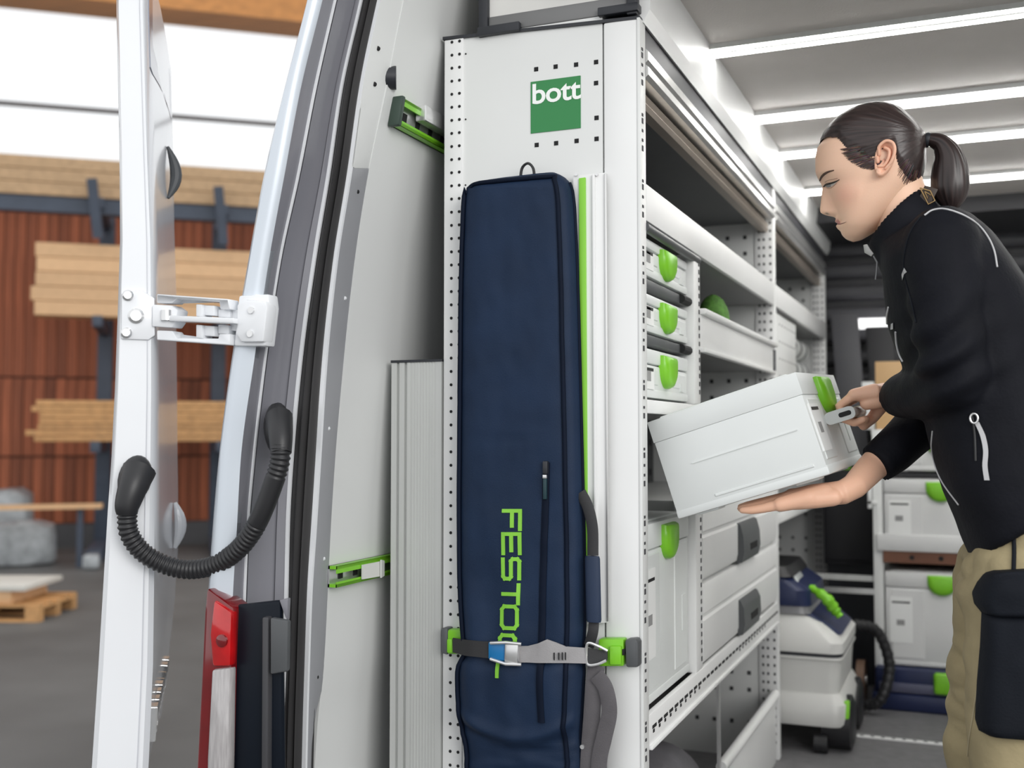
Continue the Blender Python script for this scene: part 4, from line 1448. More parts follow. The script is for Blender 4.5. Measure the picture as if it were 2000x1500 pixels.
m_ = MB(); m_.obox((vx1 - .135, vy0 + .14, .505), (.022, 0, -.036), (0, .07, 0), (.003, 0, .002)); m_.build('control_panel', mat('silver_control_panel', (.55, .58, .58), .3, metal=.3), vac, bevel=.003)
vloft('top_lid', [(.540, vx0 + .02, vx1 - .155, vy0 + .04, vy1 - .03, .04), (.572, vx0 + .03, vx1 - .175, vy0 + .06, vy1 - .05, .04)], RUBBER)
MB().box(vx1 - .27, vx1 - .24, vy0 + .055, vy0 + .075, .556, .574).build('green_badge', GREEN, vac, bevel=.003)
mb = MB(); mb.tube(catmull([(vx1 - .11, vy0 + .10, .505), (vx1 - .06, vy0 + .08, .478), (vx1 - .035, vy0 + .10, .44), (vx1 - .015, vy0 + .10, .415)], 6), [.010 + .009 * math.sin(math.pi * k / 18) + .003 * math.sin(k * 1.9) for k in range(19)], 10)
mb.build('green_hose_holder', GREEN, vac, smooth=60)
MB().box(vx1 - .002, vx1 + .016, vy0 + .02, vy0 + .05, .085, .165).build('green_brake', GREEN, vac, bevel=.004)
for y in (vy0 + .10, vy1 - .08):
    m_ = MB(); m_.tube([(vx1 - .075, y, .085), (vx1 - .07, y, .085), (vx1 + .016, y, .085), (vx1 + .024, y, .085)], [.070, .085, .085, .065], 28); m_.build('wheel', RUBBER, vac, smooth=40)
m_ = MB(); m_.tube([(vx0 + .05, vy0 + .05, .035), (vx0 + .09, vy0 + .05, .035)], .035, 18); m_.build('caster', RUBBER, vac)
m_ = MB(); m_.tube([(vx1 - .09, vy0 + .02, .030), (vx1 - .05, vy0 + .02, .030)], .030, 18); m_.build('caster', RUBBER, vac)
# suction hose draped behind
hp_ = catmull([(vx1 - .02, vy1 + .04, .33), (vx1 + .06, vy1 + .10, .30), (vx1 + .10, vy1 + .12, .18), (vx1 + .07, vy1 + .10, .06), (vx1 - .0, vy1 + .12, .03), (vx1 - .1, vy1 + .16, .03)], 14)
MB().tube(hp_, [.019 + .002 * math.cos(k * 2.1) for k in range(len(hp_))], 12).build('hose', RUBBER, vac, smooth=60)

# ---- cross rack with front-facing boxes
cr = thing('cross_rack', 'slim grey frame with brown plywood shelf across the front of the van', 'shelving', (-.1, 4.4, 0))
for x in (-.335, .42):
    MB().box(x, x + .035, 4.33, 4.365, 0, 1.02).build('post', PANEL, cr, bevel=.002)
    MB().box(x, x + .035, 4.68, 4.715, 0, 1.02).build('post', PANEL, cr, bevel=.002)
MB().box(-.30, .42, 4.32, 4.71, .528, .570).build('plywood_shelf', PLYB, cr)
for x in (-.20, -.10, .0, .10, .20):
    MB().tube([(x, 4.3195, .549), (x, 4.325, .549)], .009, 12).build('shelf_hole', HOLE, cr)
MB().box(-.30, .42, 4.34, 4.71, .844, .862).build('dark_shelf', SHELLD2, cr)
MB().box(-.34, .46, 4.37, 4.72, 1.00, 1.02).build('top_shelf', PANEL, cr)
MB().box(-.62, -.335, 4.345, 4.365, .452, .472).build('cross_rail', ALUP, cr)
MB().box(-.62, -.335, 4.335, 4.345, .405, .425).build('cross_rail', ALU, cr)
m_ = MB(); m_.box(-.352, -.337, 4.318, 4.33, .725, .825); m_.box(-.352, -.320, 4.318, 4.33, .740, .755); m_.build('white_hook', WHITE, cr, bevel=.002)
xc = -.098
t = systainer('stacked_tool_box', .396, .296, .348, .06, 'pale tool box with lime latch standing on the dark blue case', None, m=SYSW2, latch_w=.10, latch_h=.072)
place(t, (xc, 4.325, .150), 0)
t = systainer('stacked_tool_box', .396, .296, .268, .055, 'pale tool box with lime latch on the brown plywood shelf', None, m=SYSW2, blatch=True, latch_w=.10, latch_h=.072)
place(t, (xc, 4.325, .5705), 0)
MB().box(xc - .225, xc + .225, 4.315, 4.335, .5705, .632).build('front_plinth', SYSW2, t, bevel=.004)
t.children[-1].matrix_parent_inverse = Matrix.Identity(4)
pl_ = [c_ for c_ in t.children if c_.name.startswith('front_plinth')][0]
pl_.matrix_parent_inverse = Matrix.Translation((-xc, -4.325, -.5705))
t = systainer('stacked_tool_box', .396, .296, .13, .04, 'flat pale tool box under the top board of the cross rack', None, m=SYSW2, latch_w=.10, latch_h=.05)
place(t, (xc, 4.325, .8625), 0)
bc = thing('blue_case', 'dark blue tool case with lime latch on the van floor', 'tool box', (xc, 4.45, 0))
MB().box(xc - .245, xc + .245, 4.26, 4.66, .0, .062).build('case_base', SYSD, bc, bevel=.012)
MB().box(xc - .235, xc + .235, 4.275, 4.65, .062, .1495).build('case_body', SYSD, bc, bevel=.010)
MB().box(xc - .22, xc + .02, 4.268, 4.28, .066, .100).build('label_plate', mat('slate_label', (.09, .095, .15), .4), bc, bevel=.003)
MB().box(xc + .012 - .045, xc + .012 + .045, 4.255, 4.28, .070, .148).build('lime_latch', GREEN, bc, bevel=.012, seg=3)
# plywood sheet, leaning dark boards, strap roll
a, b = PY(1702, 870, 4.62), PY(1792, 705, 4.62)
tag(MB().box(a.x + .02, b.x, 4.60, 4.618, 1.0205, b.z).build('plywood_sheet', PLY, bevel=.002), 'upright birch plywood sheet standing on the cross rack behind the arms', 'plywood')
tag(MB().box(a.x - .03, a.x + .015, 4.58, 4.62, 1.0205, b.z - .08).build('white_batten', WHITE, bevel=.002), 'white batten standing against the edge of the plywood sheet', 'batten')
for i, (xa_, xb_, z1_, lab) in enumerate(((-.50, -.36, 1.52, 'dark leaning board nearest the shelving, against the bulkhead'), (-.36, -.22, 1.46, 'dark leaning board beside the tube lamp, against the bulkhead'))):
    m_ = MB(); m_.obox(((xa_ + xb_) / 2 , 4.82, z1_ / 2 + .002), (.055, 0, 0), (0, .012, .0), (-.05, .045, z1_ / 2 - .008))
    tag(m_.build('leaning_board', SHELLD2 if i else mat('mid_dark_board', (.09, .09, .10), .5), bevel=.003), lab, 'board')
dk = thing('dark_cabinet', 'black cabinet between far upright and cross rack', 'cabinet', (-.45, 4.75, 0))
MB().box(-.545, -.345, 4.60, 4.78, .48, .86).build('cabinet_body', mat('black_cabinet', (.02, .02, .023), .6), dk, bevel=.004)
MB().box(-.535, -.355, 4.59, 4.602, .50, .84).build('cabinet_door', mat('black_cabinet', (.02, .02, .023), .6), dk, bevel=.003)
MB().box(-.54, -.35, 4.66, 4.70, 0, .48).build('cabinet_leg', BLACKP, dk)
MB().box(-.50, -.44, 4.62, 4.66, .86, .875).build('green_tab', GREEN, dk)
m_ = MB(); m_.tube([(-.41, 4.40, .27), (-.37, 4.40, .27)], .075, 24)
sr = thing('leather_disc', 'brown leather disc resting beside the blue case', 'disc', (-.39, 4.40, .13))
m_ = MB(); m_.tube([(-.405, 4.395, .075), (-.375, 4.395, .075)], [.075, .075], 24); m_.build('disc', mat('brown_leather', (.20, .12, .08), .6, var=.2), sr)
m_ = MB(); m_.tube([(-.41, 4.395, .075), (-.37, 4.395, .075)], [.02, .02], 14); m_.build('hub', STEEL, sr)
# floor lashing strip
fs = thing('floor_rail', 'slim bright aluminium rail let into the van floor', 'rail', (0, 3.86, 0))
MB().box(-.36, 1.0, 3.852, 3.874, 0.0, .004).build('rail_bar', WHITE, fs)
mb = MB()
for k in range(40):
    mb.box(-.35 + k * .033, -.338 + k * .033, 3.858, 3.868, .0041, .0046)
mb.build('rail_holes', HOLEG, fs, kind='stuff')

# ---- held tool box (tilted)
HBW, HBD, HBH = .396, .296, .200
hb_ = systainer('held_tool_box', HBW, HBD, HBH, .046, 'pale grey tool box with lime latch carried at a tilt in both hands', None, latch_w=.10, latch_h=.075, flush=True)
yaw, pit, rol = R(-4.0), R(17.6), R(2.1)
HO = Vector((-.5075, 2.045, .8365))
HM3 = Matrix.Rotation(yaw, 4, 'Z') @ Matrix.Rotation(-pit, 4, 'Y') @ Matrix.Rotation(rol, 4, 'X')
HMAT = Matrix.Translation(HO) @ HM3
hm = HMAT @ Matrix.Translation((HBD, HBW / 2, 0)) @ Matrix.Rotation(math.pi / 2, 4, 'Z')
hdl = thing('tmp', 'x', 'x')
bpy.data.objects.remove(hdl)
hz = .102
hgp = MB()
parts_h = []
for sx in (-.066, .066):
    r0 = rrect(.058, .024, .010, 3)
    mb = MB(); mb.loft([[Vector((sx + d, -.028 + a_, hz + b_)) for a_, b_ in r0] for d in (-.006, .006)])
    o = mb.build('handle_arm', mat('grey_handle_plastic', (.52, .54, .53), .4), hb_, smooth=30)
    o.matrix_parent_inverse = Matrix.Identity(4)
    r1 = rrect(.024, .009, .004, 3)
    mb = MB(); mb.loft([[Vector((sx + d, -.038 + a_, hz + b_)) for a_, b_ in r1] for d in (-.0065, .0065)])
    o2 = mb.build('handle_slot', HOLE, o, smooth=30)
    o2.matrix_parent_inverse = Matrix.Identity(4)
o = MB().tube([(-.062, -.046, hz), (.062, -.046, hz)], .010, 14).build('handle_bar', mat('grey_handle_plastic', (.52, .54, .53), .4), hb_, smooth=50)
o.matrix_parent_inverse = Matrix.Identity(4)
hb_.matrix_world = hm

# ================================================================== PERSON
from mathutils.bvhtree import BVHTree
HY = 2.13
person = thing('person', 'person in black work jacket and khaki trousers leaning in to hold the tilted tool box', 'person', (0.06, HY, 0))


def vcol_mat(name, rough, sss=0.0, sheen=0.0, bump=0.0, bscale=100, spec=.5):
    m = bpy.data.materials.new(name)
    m.use_nodes = True
    nt = m.node_tree
    b = nt.nodes['Principled BSDF']
    b.inputs['Roughness'].default_value = rough
    b.inputs['Specular IOR Level'].default_value = spec
    if sss:
        b.inputs['Subsurface Weight'].default_value = sss
        b.inputs['Subsurface Radius'].default_value = (0.010, 0.004, 0.002)
        b.inputs['Subsurface Scale'].default_value = 1.0
    at = nt.nodes.new('ShaderNodeAttribute')
    at.attribute_name = 'paint'
    nt.links.new(at.outputs['Color'], b.inputs['Base Color'])
    if bump:
        tc = nt.nodes.new('ShaderNodeTexCoord')
        n2 = nt.nodes.new('ShaderNodeTexNoise')
        n2.inputs['Scale'].default_value = bscale
        nt.links.new(tc.outputs['Object'], n2.inputs['Vector'])
        bp = nt.nodes.new('ShaderNodeBump')
        bp.inputs['Strength'].default_value = bump
        bp.inputs['Distance'].default_value = 0.004
        nt.links.new(n2.outputs['Fac'], bp.inputs['Height'])
        nt.links.new(bp.outputs['Normal'], b.inputs['Normal'])
    return m


SKIN = vcol_mat('skin', 0.48, sss=0.12, bump=.05, bscale=300)
HAIR = vcol_mat('dark_brown_hair', 0.36)
SK = (0.86, 0.56, 0.40)
JK = mat('black_navy_softshell', (0.0062, 0.0068, 0.0105), 0.7, var=.15, scale=14, bump=.10, bscale=160, spec=.16)
SLV = JK
KHAKI = mat('khaki_cotton', (0.335, 0.275, 0.155), 0.8, var=.10, scale=10, bump=.14, bscale=90)
POCK = mat('dark_navy_cordura', (0.0075, 0.0095, 0.0145), 0.7, var=.15, bump=.12, bscale=300, spec=.18)
PIPE = mat('reflective_piping', (0.55, 0.55, 0.56), 0.4, var=.03)


def remesh(mb, vox, it=4, fac=.5):
    me = mb.mesh('tmp')
    o = bpy.data.objects.new('tmp', me)
    COL.objects.link(o)
    md = o.modifiers.new('r', 'REMESH')
    md.mode = 'VOXEL'
    md.voxel_size = vox
    md.use_smooth_shade = True
    s_ = o.modifiers.new('s', 'SMOOTH')
    s_.factor = fac
    s_.iterations = it
    dg = bpy.context.evaluated_depsgraph_get()
    out = bpy.data.meshes.new_from_object(o.evaluated_get(dg))
    bpy.data.objects.remove(o)
    return out


def capsule(mb, pts, rs, n=14, flat=1.0, up=None):
    """round-ended tapered tube"""
    pts = [Vector(p) for p in pts]
    P, Q = [], []
    d0 = (pts[0] - pts[1]).normalized()
    d1 = (pts[-1] - pts[-2]).normalized()
    for a in (80, 55, 28):
        P.append(pts[0] + d0 * rs[0] * math.sin(R(a))); Q.append(rs[0] * math.cos(R(a)))
    P += pts; Q += list(rs)
    for a in (28, 55, 80):
        P.append(pts[-1] + d1 * rs[-1] * math.sin(R(a))); Q.append(rs[-1] * math.cos(R(a)))
    mb.tube(P, Q, n, flat=flat, up=up)


# ------------------------------------------------------------------ head
r_y = [207, 208, 210, 213, 217, 222, 228, 236, 246, 256, 266, 274, 281, 290, 300, 312, 323, 334, 345, 352, 360, 367, 378, 390, 400, 408, 413, 417, 420, 423, 428, 433, 436, 438, 442, 447, 452, 458, 464, 468, 471]
f_x = [1716, 1706, 1694, 1682, 1670, 1659, 1648, 1636, 1626, 1618, 1610, 1605, 1602, 1598, 1595, 1593, 1593, 1593.5, 1596, 1599.5, 1604, 1606, 1605, 1603.5, 1602.5, 1601.5, 1602, 1605, 1612, 1627, 1632.5, 1631, 1635, 1636.5, 1633, 1636, 1641.5, 1644, 1649, 1655, 1664]
XB = ([345, 352, 360, 367, 378, 390, 400, 408, 413, 417, 420, 423, 428, 433, 438, 442, 447, 452, 458, 464], [1596, 1602, 1610, 1616, 1621, 1625.5, 1629, 1632, 1633.5, 1635, 1636, 1637, 1638.5, 1640, 1641, 1641.5, 1643, 1645, 1647, 1649])
bk_y = [207, 209, 212, 216, 224, 233, 242, 252, 268, 290, 312, 334, 350, 362, 380, 400, 430, 446, 460, 468, 471]
bk_x = [1718, 1738, 1748, 1758, 1770, 1780, 1789, 1797, 1805, 1806, 1806, 1802, 1796, 1790, 1778, 1762, 1732, 1714, 1694, 1680, 1668]
w_y = [207, 208, 212, 222, 240, 260, 290, 320, 350, 380, 400, 425, 445, 458, 466, 471]
w_v = [.006, .014, .032, .050, .066, .0735, .0770, .0768, .0735, .0690, .0655, .0580, .0480, .0350, .0230, .0080]
c_y = [207, 300, 360, 400, 430, 450, 471]
c_x = [1717, 1722, 1718, 1702, 1688, 1678, 1666]
sg_y = [340, 360, 380, 400, 413, 423, 430, 446, 456, 464]
sg_v = [.010, .0088, .0098, .0122, .0150, .0165, .0215, .0225, .026, .03]
yh_x = [1590, 1602, 1625, 1642, 1650, 1660, 1675, 1690, 1706, 1716, 1724, 1750, 1757, 1775, 1800, 1820]
yh_v = [281, 281, 280, 284, 295, 307, 317, 325, 328, 324, 312, 306, 338, 360, 370, 370]


def head_pt(py, ang, inset=0.0, hair=False):
    xf = sinterp(r_y, f_x, py)
    xb = max(xf, sinterp(*XB, py)) if 345 < py < 464 else xf
    xk = sinterp(bk_y, bk_x, py)
    cx = sinterp(c_y, c_x, py)
    w = sinterp(w_y, w_v, py)
    c, s = math.cos(ang), math.sin(ang)
    e = 2 / 2.25
    cc = abs(c) ** e * (1 if c > 0 else -1)
    ss = abs(s) ** e * (1 if s > 0 else -1)
    px = cx - (cx - xb) * cc if c > 0 else cx - (xk - cx) * cc
    dy = w * ss
    if c > 0 and not hair:
        sg = sinterp(sg_y, sg_v, py)
        px -= (xb - xf) * math.exp(-(dy / sg) ** 2)
        sock = math.exp(-((abs(dy) - .031) / .014) ** 2 - ((py - 361) / 9) ** 2)
        px += 7.0 * sock
        px -= 6.5 * math.exp(-((abs(dy) - .031) / .0095) ** 2 - ((py - 361) / 5.5) ** 2)
        # brow ridge, cheek, mouth corner
        px -= 2.0 * math.exp(-((abs(dy) - .030) / .02) ** 2 - ((py - 343) / 7) ** 2)
        dy *= 1 + .03 * math.exp(-((py - 388) / 18) ** 2) * (1 if c > .2 else 0)
        px += 3.0 * math.exp(-((abs(dy) - .026) / .007) ** 2 - ((py - 437) / 5) ** 2)
        # nostril wing
        px -= 3.5 * math.exp(-((abs(dy) - .015) / .0055) ** 2 - ((py - 415) / 4.5) ** 2)
        px += 3.0 * math.exp(-((abs(dy) - .024) / .006) ** 2 - ((py - 416) / 7) ** 2)
    if inset:
        px = cx + (px - cx) * (1 + inset / max(20, abs(xb - cx)))
        dy *= 1 + inset * .001 / max(.02, w)
        if py < 232:
            py -= inset * (1 - abs(c) * .3) * max(0, (232 - py) / 25)
    return px, py, dy


def head_world(px, py, dy):
    p = PY(px, py, HY)
    return Vector((p.x, HY + dy, p.z))


rows = []
py = 207.0
while py < 471.2:
    rows.append(py)
    py += 1.4 if py > 335 else (1.2 if py < 222 else 2.4)
rows.append(471)
NA = 120
hv, hf, hc = [], [], []
for py in rows:
    for k in range(NA):
        # finer sampling towards the face
        a0 = 2 * math.pi * k / NA
        a_ = a0 - .45 * math.sin(a0)
        px, y_, dy = head_pt(py, a_, inset=-4.5 * min(1, max(0, (292 - py) / 14)))
        hv.append(head_world(px, y_, dy))
        col = list(SK)
        # skin's own lip and cheek colour, plus shade painted into the nostrils
        lip = math.exp(-((y_ - 436.5) / 5.0) ** 4) * (1 if abs(dy) < .021 and px < 1652 else 0)
        ck = math.exp(-((y_ - 392) / 24) ** 2 - ((px - 1655) / 26) ** 2)
        ns = math.exp(-((px - 1616) / 4.5) ** 2 - ((y_ - 419.5) / 2.6) ** 2 - ((abs(dy) - .009) / .0035) ** 2)
        col = [col[0] * (1 - .02 * ck), col[1] * (1 - .16 * ck), col[2] * (1 - .16 * ck)]
        col = [col[i] * (1 - lip) + (0.55, 0.23, 0.19)[i] * lip for i in range(3)]
        col = [c_ * (1 - .8 * ns) for c_ in col]
        hc.append(col)
n_r = len(rows)
for i in range(n_r - 1):
    for k in range(NA):
        k2 = (k + 1) % NA
        hf.append((i * NA + k, i * NA + k2, (i + 1) * NA + k2, (i + 1) * NA + k))
hf.append(tuple(range(NA)))
hf.append(tuple((n_r - 1) * NA + k for k in reversed(range(NA))))

SKV, SKF, SKC = list(hv), list(hf), list(hc)


def skin_add(me_or_mb, colfn=None):
    off = len(SKV)
    if isinstance(me_or_mb, MB):
        vs, fs = me_or_mb.v, me_or_mb.f
    else:
        vs = [v.co.copy() for v in me_or_mb.vertices]
        fs = [tuple(p.vertices) for p in me_or_mb.polygons]
    for v in vs:
        SKV.append(Vector(v))
        SKC.append(colfn(v) if colfn else SK)
    for f in fs:
        SKF.append(tuple(i + off for i in f))


# ears
for sd in (-1, 1):
    mb = MB()
    rings = []
    for sc, yo in ((.80, .010), (.98, .002), (1.02, -.006), (.96, -.0125), (.86, -.0135), (.76, -.010), (.62, -.0045), (.40, -.0025), (.08, -.002)):
        rg = []
        for k in range(28):
            a = 2 * math.pi * k / 28
            up_ = math.sin(a)
            hw = 18.5 * (1.0 + .16 * up_)
            x = hw * math.cos(a) * sc
            y = 36 * up_ * sc
            # open the dish towards the face
            yo2 = yo * (1.0 if math.cos(a) > -.5 or sc < .5 else .55)
            if up_ < -.72:
                yo2 = min(yo2, -.008)
            t_ = R(14)
            pp = PY(1733 + x * math.cos(t_) + y * math.sin(t_), 329 - (y * math.cos(t_) - x * math.sin(t_)), HY)
            rg.append(Vector((pp.x, HY + sd * (.0735 - yo2), pp.z)))
        rings.append(rg)
    mb.loft(rings)
    def ept(x, y, o_):
        t_ = R(14)
        pp_ = PY(1733 + x * math.cos(t_) + y * math.sin(t_), 329 - (y * math.cos(t_) - x * math.sin(t_)), HY)
        return Vector((pp_.x, HY + sd * (.0735 + o_), pp_.z))
    capsule(mb, catmull([ept(-11, 4, .006), ept(-14, 18, .011), ept(-4, 31, .0135), ept(10, 30, .0145), ept(17, 16, .0145), ept(15, -4, .0125), ept(8, -18, .010)], 5), [.0030] * 31, 8)
    capsule(mb, catmull([ept(-4, 20, .006), ept(6, 16, .009), ept(8, 2, .0095), ept(3, -13, .008), ept(-6, -17, .007)], 5), [.0032] * 21, 8)
    capsule(mb, [ept(-13, -2, .005), ept(-10, -9, .0085)], [.0042, .0035], 8)
    capsule(mb, [ept(-4, -26, .006), ept(-1, -31, .006)], [.0062, .0050], 10)
    def ecol(v, sd=sd):
        cc_ = ept(-3, -2, .003)
        k_ = math.exp(-((Vector((v[0], cc_.y, v[2])) - cc_).length / .0062) ** 2)  # hollow of the ear darkened, shade put into the vertex colour
        return (SK[0] * (.99 - .45 * k_), SK[1] * (.86 - .5 * k_), SK[2] * (.84 - .5 * k_))
    skin_add(mb, ecol)
# neck and hidden core
nk = MB()
capsule(nk, [PY(1748, 352, HY), PY(1762, 410, HY), PY(1785, 470, HY), PY(1815, 540, HY)], [.046, .051, .056, .070], 28)
skin_add(nk)

# hands -------------------------------------------------------------
def HL(a, b, c):
    return HMAT @ Vector((a, b, c))


arm = MB()
# right (far) hand under the box: palm up, fingers towards the rack
wr = HL(.300, .085, -.038)
fa = PY(1702, 914, 2.20)
el = PY(1850, 775, 2.33)
capsule(arm, [HL(.225, .082, -.023), HL(.262, .083, -.030), HL(.290, .085, -.035), wr.lerp(fa, .25), wr.lerp(fa, .6), fa, fa.lerp(el, .4)], [.0175, .0225, .0240, .0250, .0270, .0295, .036], 22, flat=.94)
# (ly, x of knuckle, finger length, droop)
for ly, lx, ln, dr in ((.038, .184, .78, .0065), (.062, .194, .98, .0025), (.086, .196, 1.06, .0), (.110, .190, .97, .0)):
    mcp = HL(lx, ly, -.0165 - dr)
    pip = HL(lx - .044 * ln, ly - .002, -.0130 - dr * 1.2)
    dip = HL(lx - .069 * ln, ly - .003, -.0110 - dr * 1.1)
    tip = HL(lx - .090 * ln, ly - .003, -.0085 - dr * .8)
    rr_ = .0096 if ly > .05 else .0086
    capsule(arm, [HL(.262, .085 + (ly - .08) * .45, -.028), HL(.232, .085 + (ly - .08) * .8, -.0225 - dr * .5), mcp], [.0190, .0180, .0140], 14)
    capsule(arm, [mcp, pip, dip, tip], [rr_ * 1.25, rr_ * 1.06, rr_ * .95, rr_ * .74], 12)
capsule(arm, [HL(.275, .115, -.036), HL(.240, .140, -.027), HL(.208, .152, -.018), HL(.182, .158, -.011)], [.018, .0145, .0118, .0092], 12)
capsule(arm, [HL(.275, .066, -.038), HL(.245, .056, -.031), HL(.205, .046, -.026)], [.017, .0185, .0145], 14)
# left (near) hand round the handle bar
bA, bB = hm @ Vector((-.062, -.046, hz)), hm @ Vector((.062, -.046, hz))
Bc = (bA + bB) / 2
ax = (bB - bA).normalized()
nn = (HM3.to_3x3() @ Vector((1, 0, 0))).normalized()
uu = (HM3.to_3x3() @ Vector((0, 0, 1))).normalized()


def HB(n_, u_, a_):
    return Bc + nn * n_ + uu * u_ + ax * a_


wl_ = PY(1722, 773, Bc.y + .012)
fl2 = PY(1765, 772, Bc.y - .02)
capsule(arm, [wl_, wl_.lerp(fl2, .5), fl2, PY(1800, 770, Bc.y - .06)], [.0245, .027, .030, .033], 18)
for a_, sc in ((-.034, .86), (-.012, .96), (.010, 1.0), (.032, .97)):
    mcp = HB(.014, .030, a_)
    capsule(arm, [wl_ + ax * a_ * .45, HB(.050, .024, a_ * .85), mcp], [.020, .0165, .0125], 14)
    r_f = .0088 * (.92 if a_ < -.03 else 1)
    capsule(arm, [mcp, HB(-.0195, .0185, a_), HB(-.0185, -.008, a_), HB(-.004, -.0205, a_), HB(.014, -.0195, a_)], [r_f * 1.25, r_f * 1.08, r_f, r_f * .95, r_f * .85], 12)
for a_ in (-.026, .0, .026):
    capsule(arm, [wl_ + ax * a_ * .4 - uu * .002, HB(.055, .010, a_ * .9), HB(.030, .008, a_)], [.0215, .0195, .0135], 14)
capsule(arm, [wl_ + ax * .012 - uu * .008, HB(.050, .000, .036), HB(.022, -.020, .040), HB(.004, -.030, .018)], [.018, .0145, .0115, .0095], 12)
am = remesh(arm, .0022, 5, .5)
SKR = (SK[0] * .98, SK[1] * .90, SK[2] * .88)
skin_add(am, lambda v: SKR)
# hidden trunk, upper arms and legs under the clothes so that the body is one figure
core = MB()
capsule(core, [PY(1815, 540, HY), PY(1895, 700, HY), PY(1970, 930, HY), PY(2005, 1060, HY)], [.075, .085, .078, .085], 20)
capsule(core, [PY(1830, 505, 2.03), PY(1852, 620, 1.965), PY(1868, 738, 1.97), PY(1800, 770, Bc.y - .06)], [.045, .042, .038, .033], 16)
capsule(core, [PY(1830, 505, 2.26), PY(1860, 640, 2.315), el, fa.lerp(el, .4)], [.040, .036, .032, .032], 16)
for y_, kn, an in ((2.045, (1990, 1420), (2030, 1790)), (2.235, (1930, 1420), (1960, 1760))):
    capsule(core, [PY(2000, 1170, y_), PY(kn[0], kn[1], y_), PY(an[0], an[1], y_)], [.060, .048, .036], 16)
skin_add(core)
me = bpy.data.meshes.new('body')
me.from_pydata([tuple(v) for v in SKV], [], SKF)
bm_ = bmesh.new(); bm_.from_mesh(me); bmesh.ops.recalc_face_normals(bm_, faces=bm_.faces); bm_.to_mesh(me); bm_.free()
ca = me.color_attributes.new('paint', 'FLOAT_COLOR', 'POINT')
for i, c in enumerate(SKC):
    ca.data[i].color = (*c, 1)
body = finish('body', me, SKIN, person, smooth=75)

# eyes, brows, lashes laid on the face surface ---------------------
EYEW = mat('eye_white', (.50, .44, .40), .2)
IRIS = mat('dark_iris', (.030, .018, .012), .15)
LASH = mat('dark_lash', (.016, .010, .008), .6)
BROW = mat('brown_brow', (.085, .048, .032), .7)
hbvh = BVHTree.FromPolygons(hv, hf)


def onface(px, py, out):
    d = ray(px, py).normalized()
    h = hbvh.ray_cast(CO, d)
    if h[0] is None:
        return None
    n_ = h[1] if h[1].dot(d) < 0 else -h[1]
    return h[0] + n_ * out


def mir(p, sd):
    return p if sd < 0 else Vector((p.x, 2 * HY - p.y, p.z))


def face_tube(name, pts, rad, m, n=8, out=.0004):
    dense = catmull([Vector((a, b, 0)) for a, b in pts], n)
    P = [onface(q.x, q.y, out) for q in dense]
    ok = [i for i in range(len(P)) if P[i] is not None]
    for sd in (-1, 1):
        MB().tube([mir(P[i], sd) for i in ok], [rad(i / (len(P) - 1)) for i in ok], 8).build(name, m, body, smooth=60)


def face_patch(name, up_, lo_, m, out):
    rings = []
    for (a, b), (c, d) in zip(up_, lo_):
        p, q = onface(a, b, out), onface(c, d, out)
        if p is not None and q is not None:
            rings.append([p, (p + q) / 2, q])
    for sd in (-1, 1):
        MB().loft([[mir(p, sd) for p in r_] for r_ in rings], cap=False, closed=False).build(name, m, body, smooth=60)


eu = [(1611.5, 362), (1614, 360), (1618, 358.8), (1623, 357.8), (1629, 356.2), (1635, 354.5)]
lo = [(1611.5, 362.6), (1614, 365), (1618, 366), (1623, 365), (1629, 361.5), (1635, 355.2)]
face_patch('eye', eu, lo, EYEW, .0006)
face_patch('iris', eu[1:4], lo[1:4], IRIS, .0009)
face_tube('eyelash', [(1609.5, 364.5), (1613, 361), (1618, 358.8), (1626, 357), (1634, 354), (1640, 350.5)], lambda t: .0005 + .0013 * math.sin(math.pi * min(1, .25 + .75 * t)), LASH, out=.0010)
face_tube('lid_crease', [(1611, 356), (1617, 352.5), (1626, 350.5), (1636, 348)], lambda t: .0005, mat('lid_shadow_skin', (.42, .22, .15), .6), out=.0000)
face_tube('lower_lid', [(1613, 366.5), (1619, 368), (1626, 365.5), (1634, 358)], lambda t: .0004, mat('lid_shadow_skin', (.42, .22, .15), .6), out=.0001)
face_tube('eyebrow', [(1601.5, 353), (1604, 346.5), (1610, 340), (1618, 335.5), (1629, 332.5)], lambda t: .0005 + .0017 * math.sin(math.pi * (.15 + .80 * t)) ** .8, BROW, out=.0003)
face_tube('mouth_line', [(1635.5, 437.5), (1641, 437.5), (1648, 435.5), (1653, 433.5)], lambda t: .0008 * (1 - t) + .0003, mat('lip_line', (.20, .06, .05), .5), out=.0001)

# hair --------------------------------------------------------------
def hair_col(s):
    a = (.011, .0075, .0075); b = (.062, .040, .037)
    return tuple(a[i] + (b[i] - a[i]) * s for i in range(3))


TIE = (1805, 273)
hvv, hfc, hcc = [], [], []
idx = {}
hrows = []
py = 206.0
while py < 372:
    hrows.append(py); py += 1.3
NH = 200
for i, py in enumerate(hrows):
    for k in range(NH):
        a_ = 2 * math.pi * k / NH
        px, y_, dy = head_pt(max(207, py), a_, 0, hair=True)
        yh = interp(yh_x, yh_v, px)
        yh += 3.0 * noise.noise(Vector((px * .25, dy * 60, 3)))
        depth = yh - py
        off = max(-.8, min(4.5, depth / 5))
        strand = math.atan2(py - TIE[1], TIE[0] + 6 - px)
        st_ = noise.noise(Vector((strand * 26, abs(dy) * 90, 1.7))) * .6 + noise.noise(Vector((strand * 70, abs(dy) * 200, 5))) * .4
        px2, y2, dy2 = head_pt(max(207, py), a_, off - 4 * max(0, (275 - py) / 275) * 0 + .9 * st_ * (1 if depth > 3 else 0), hair=True)
        hvv.append(head_world(px2, y2, dy2))
        hcc.append((hair_col(min(1, max(0, .45 + .75 * st_))), depth))
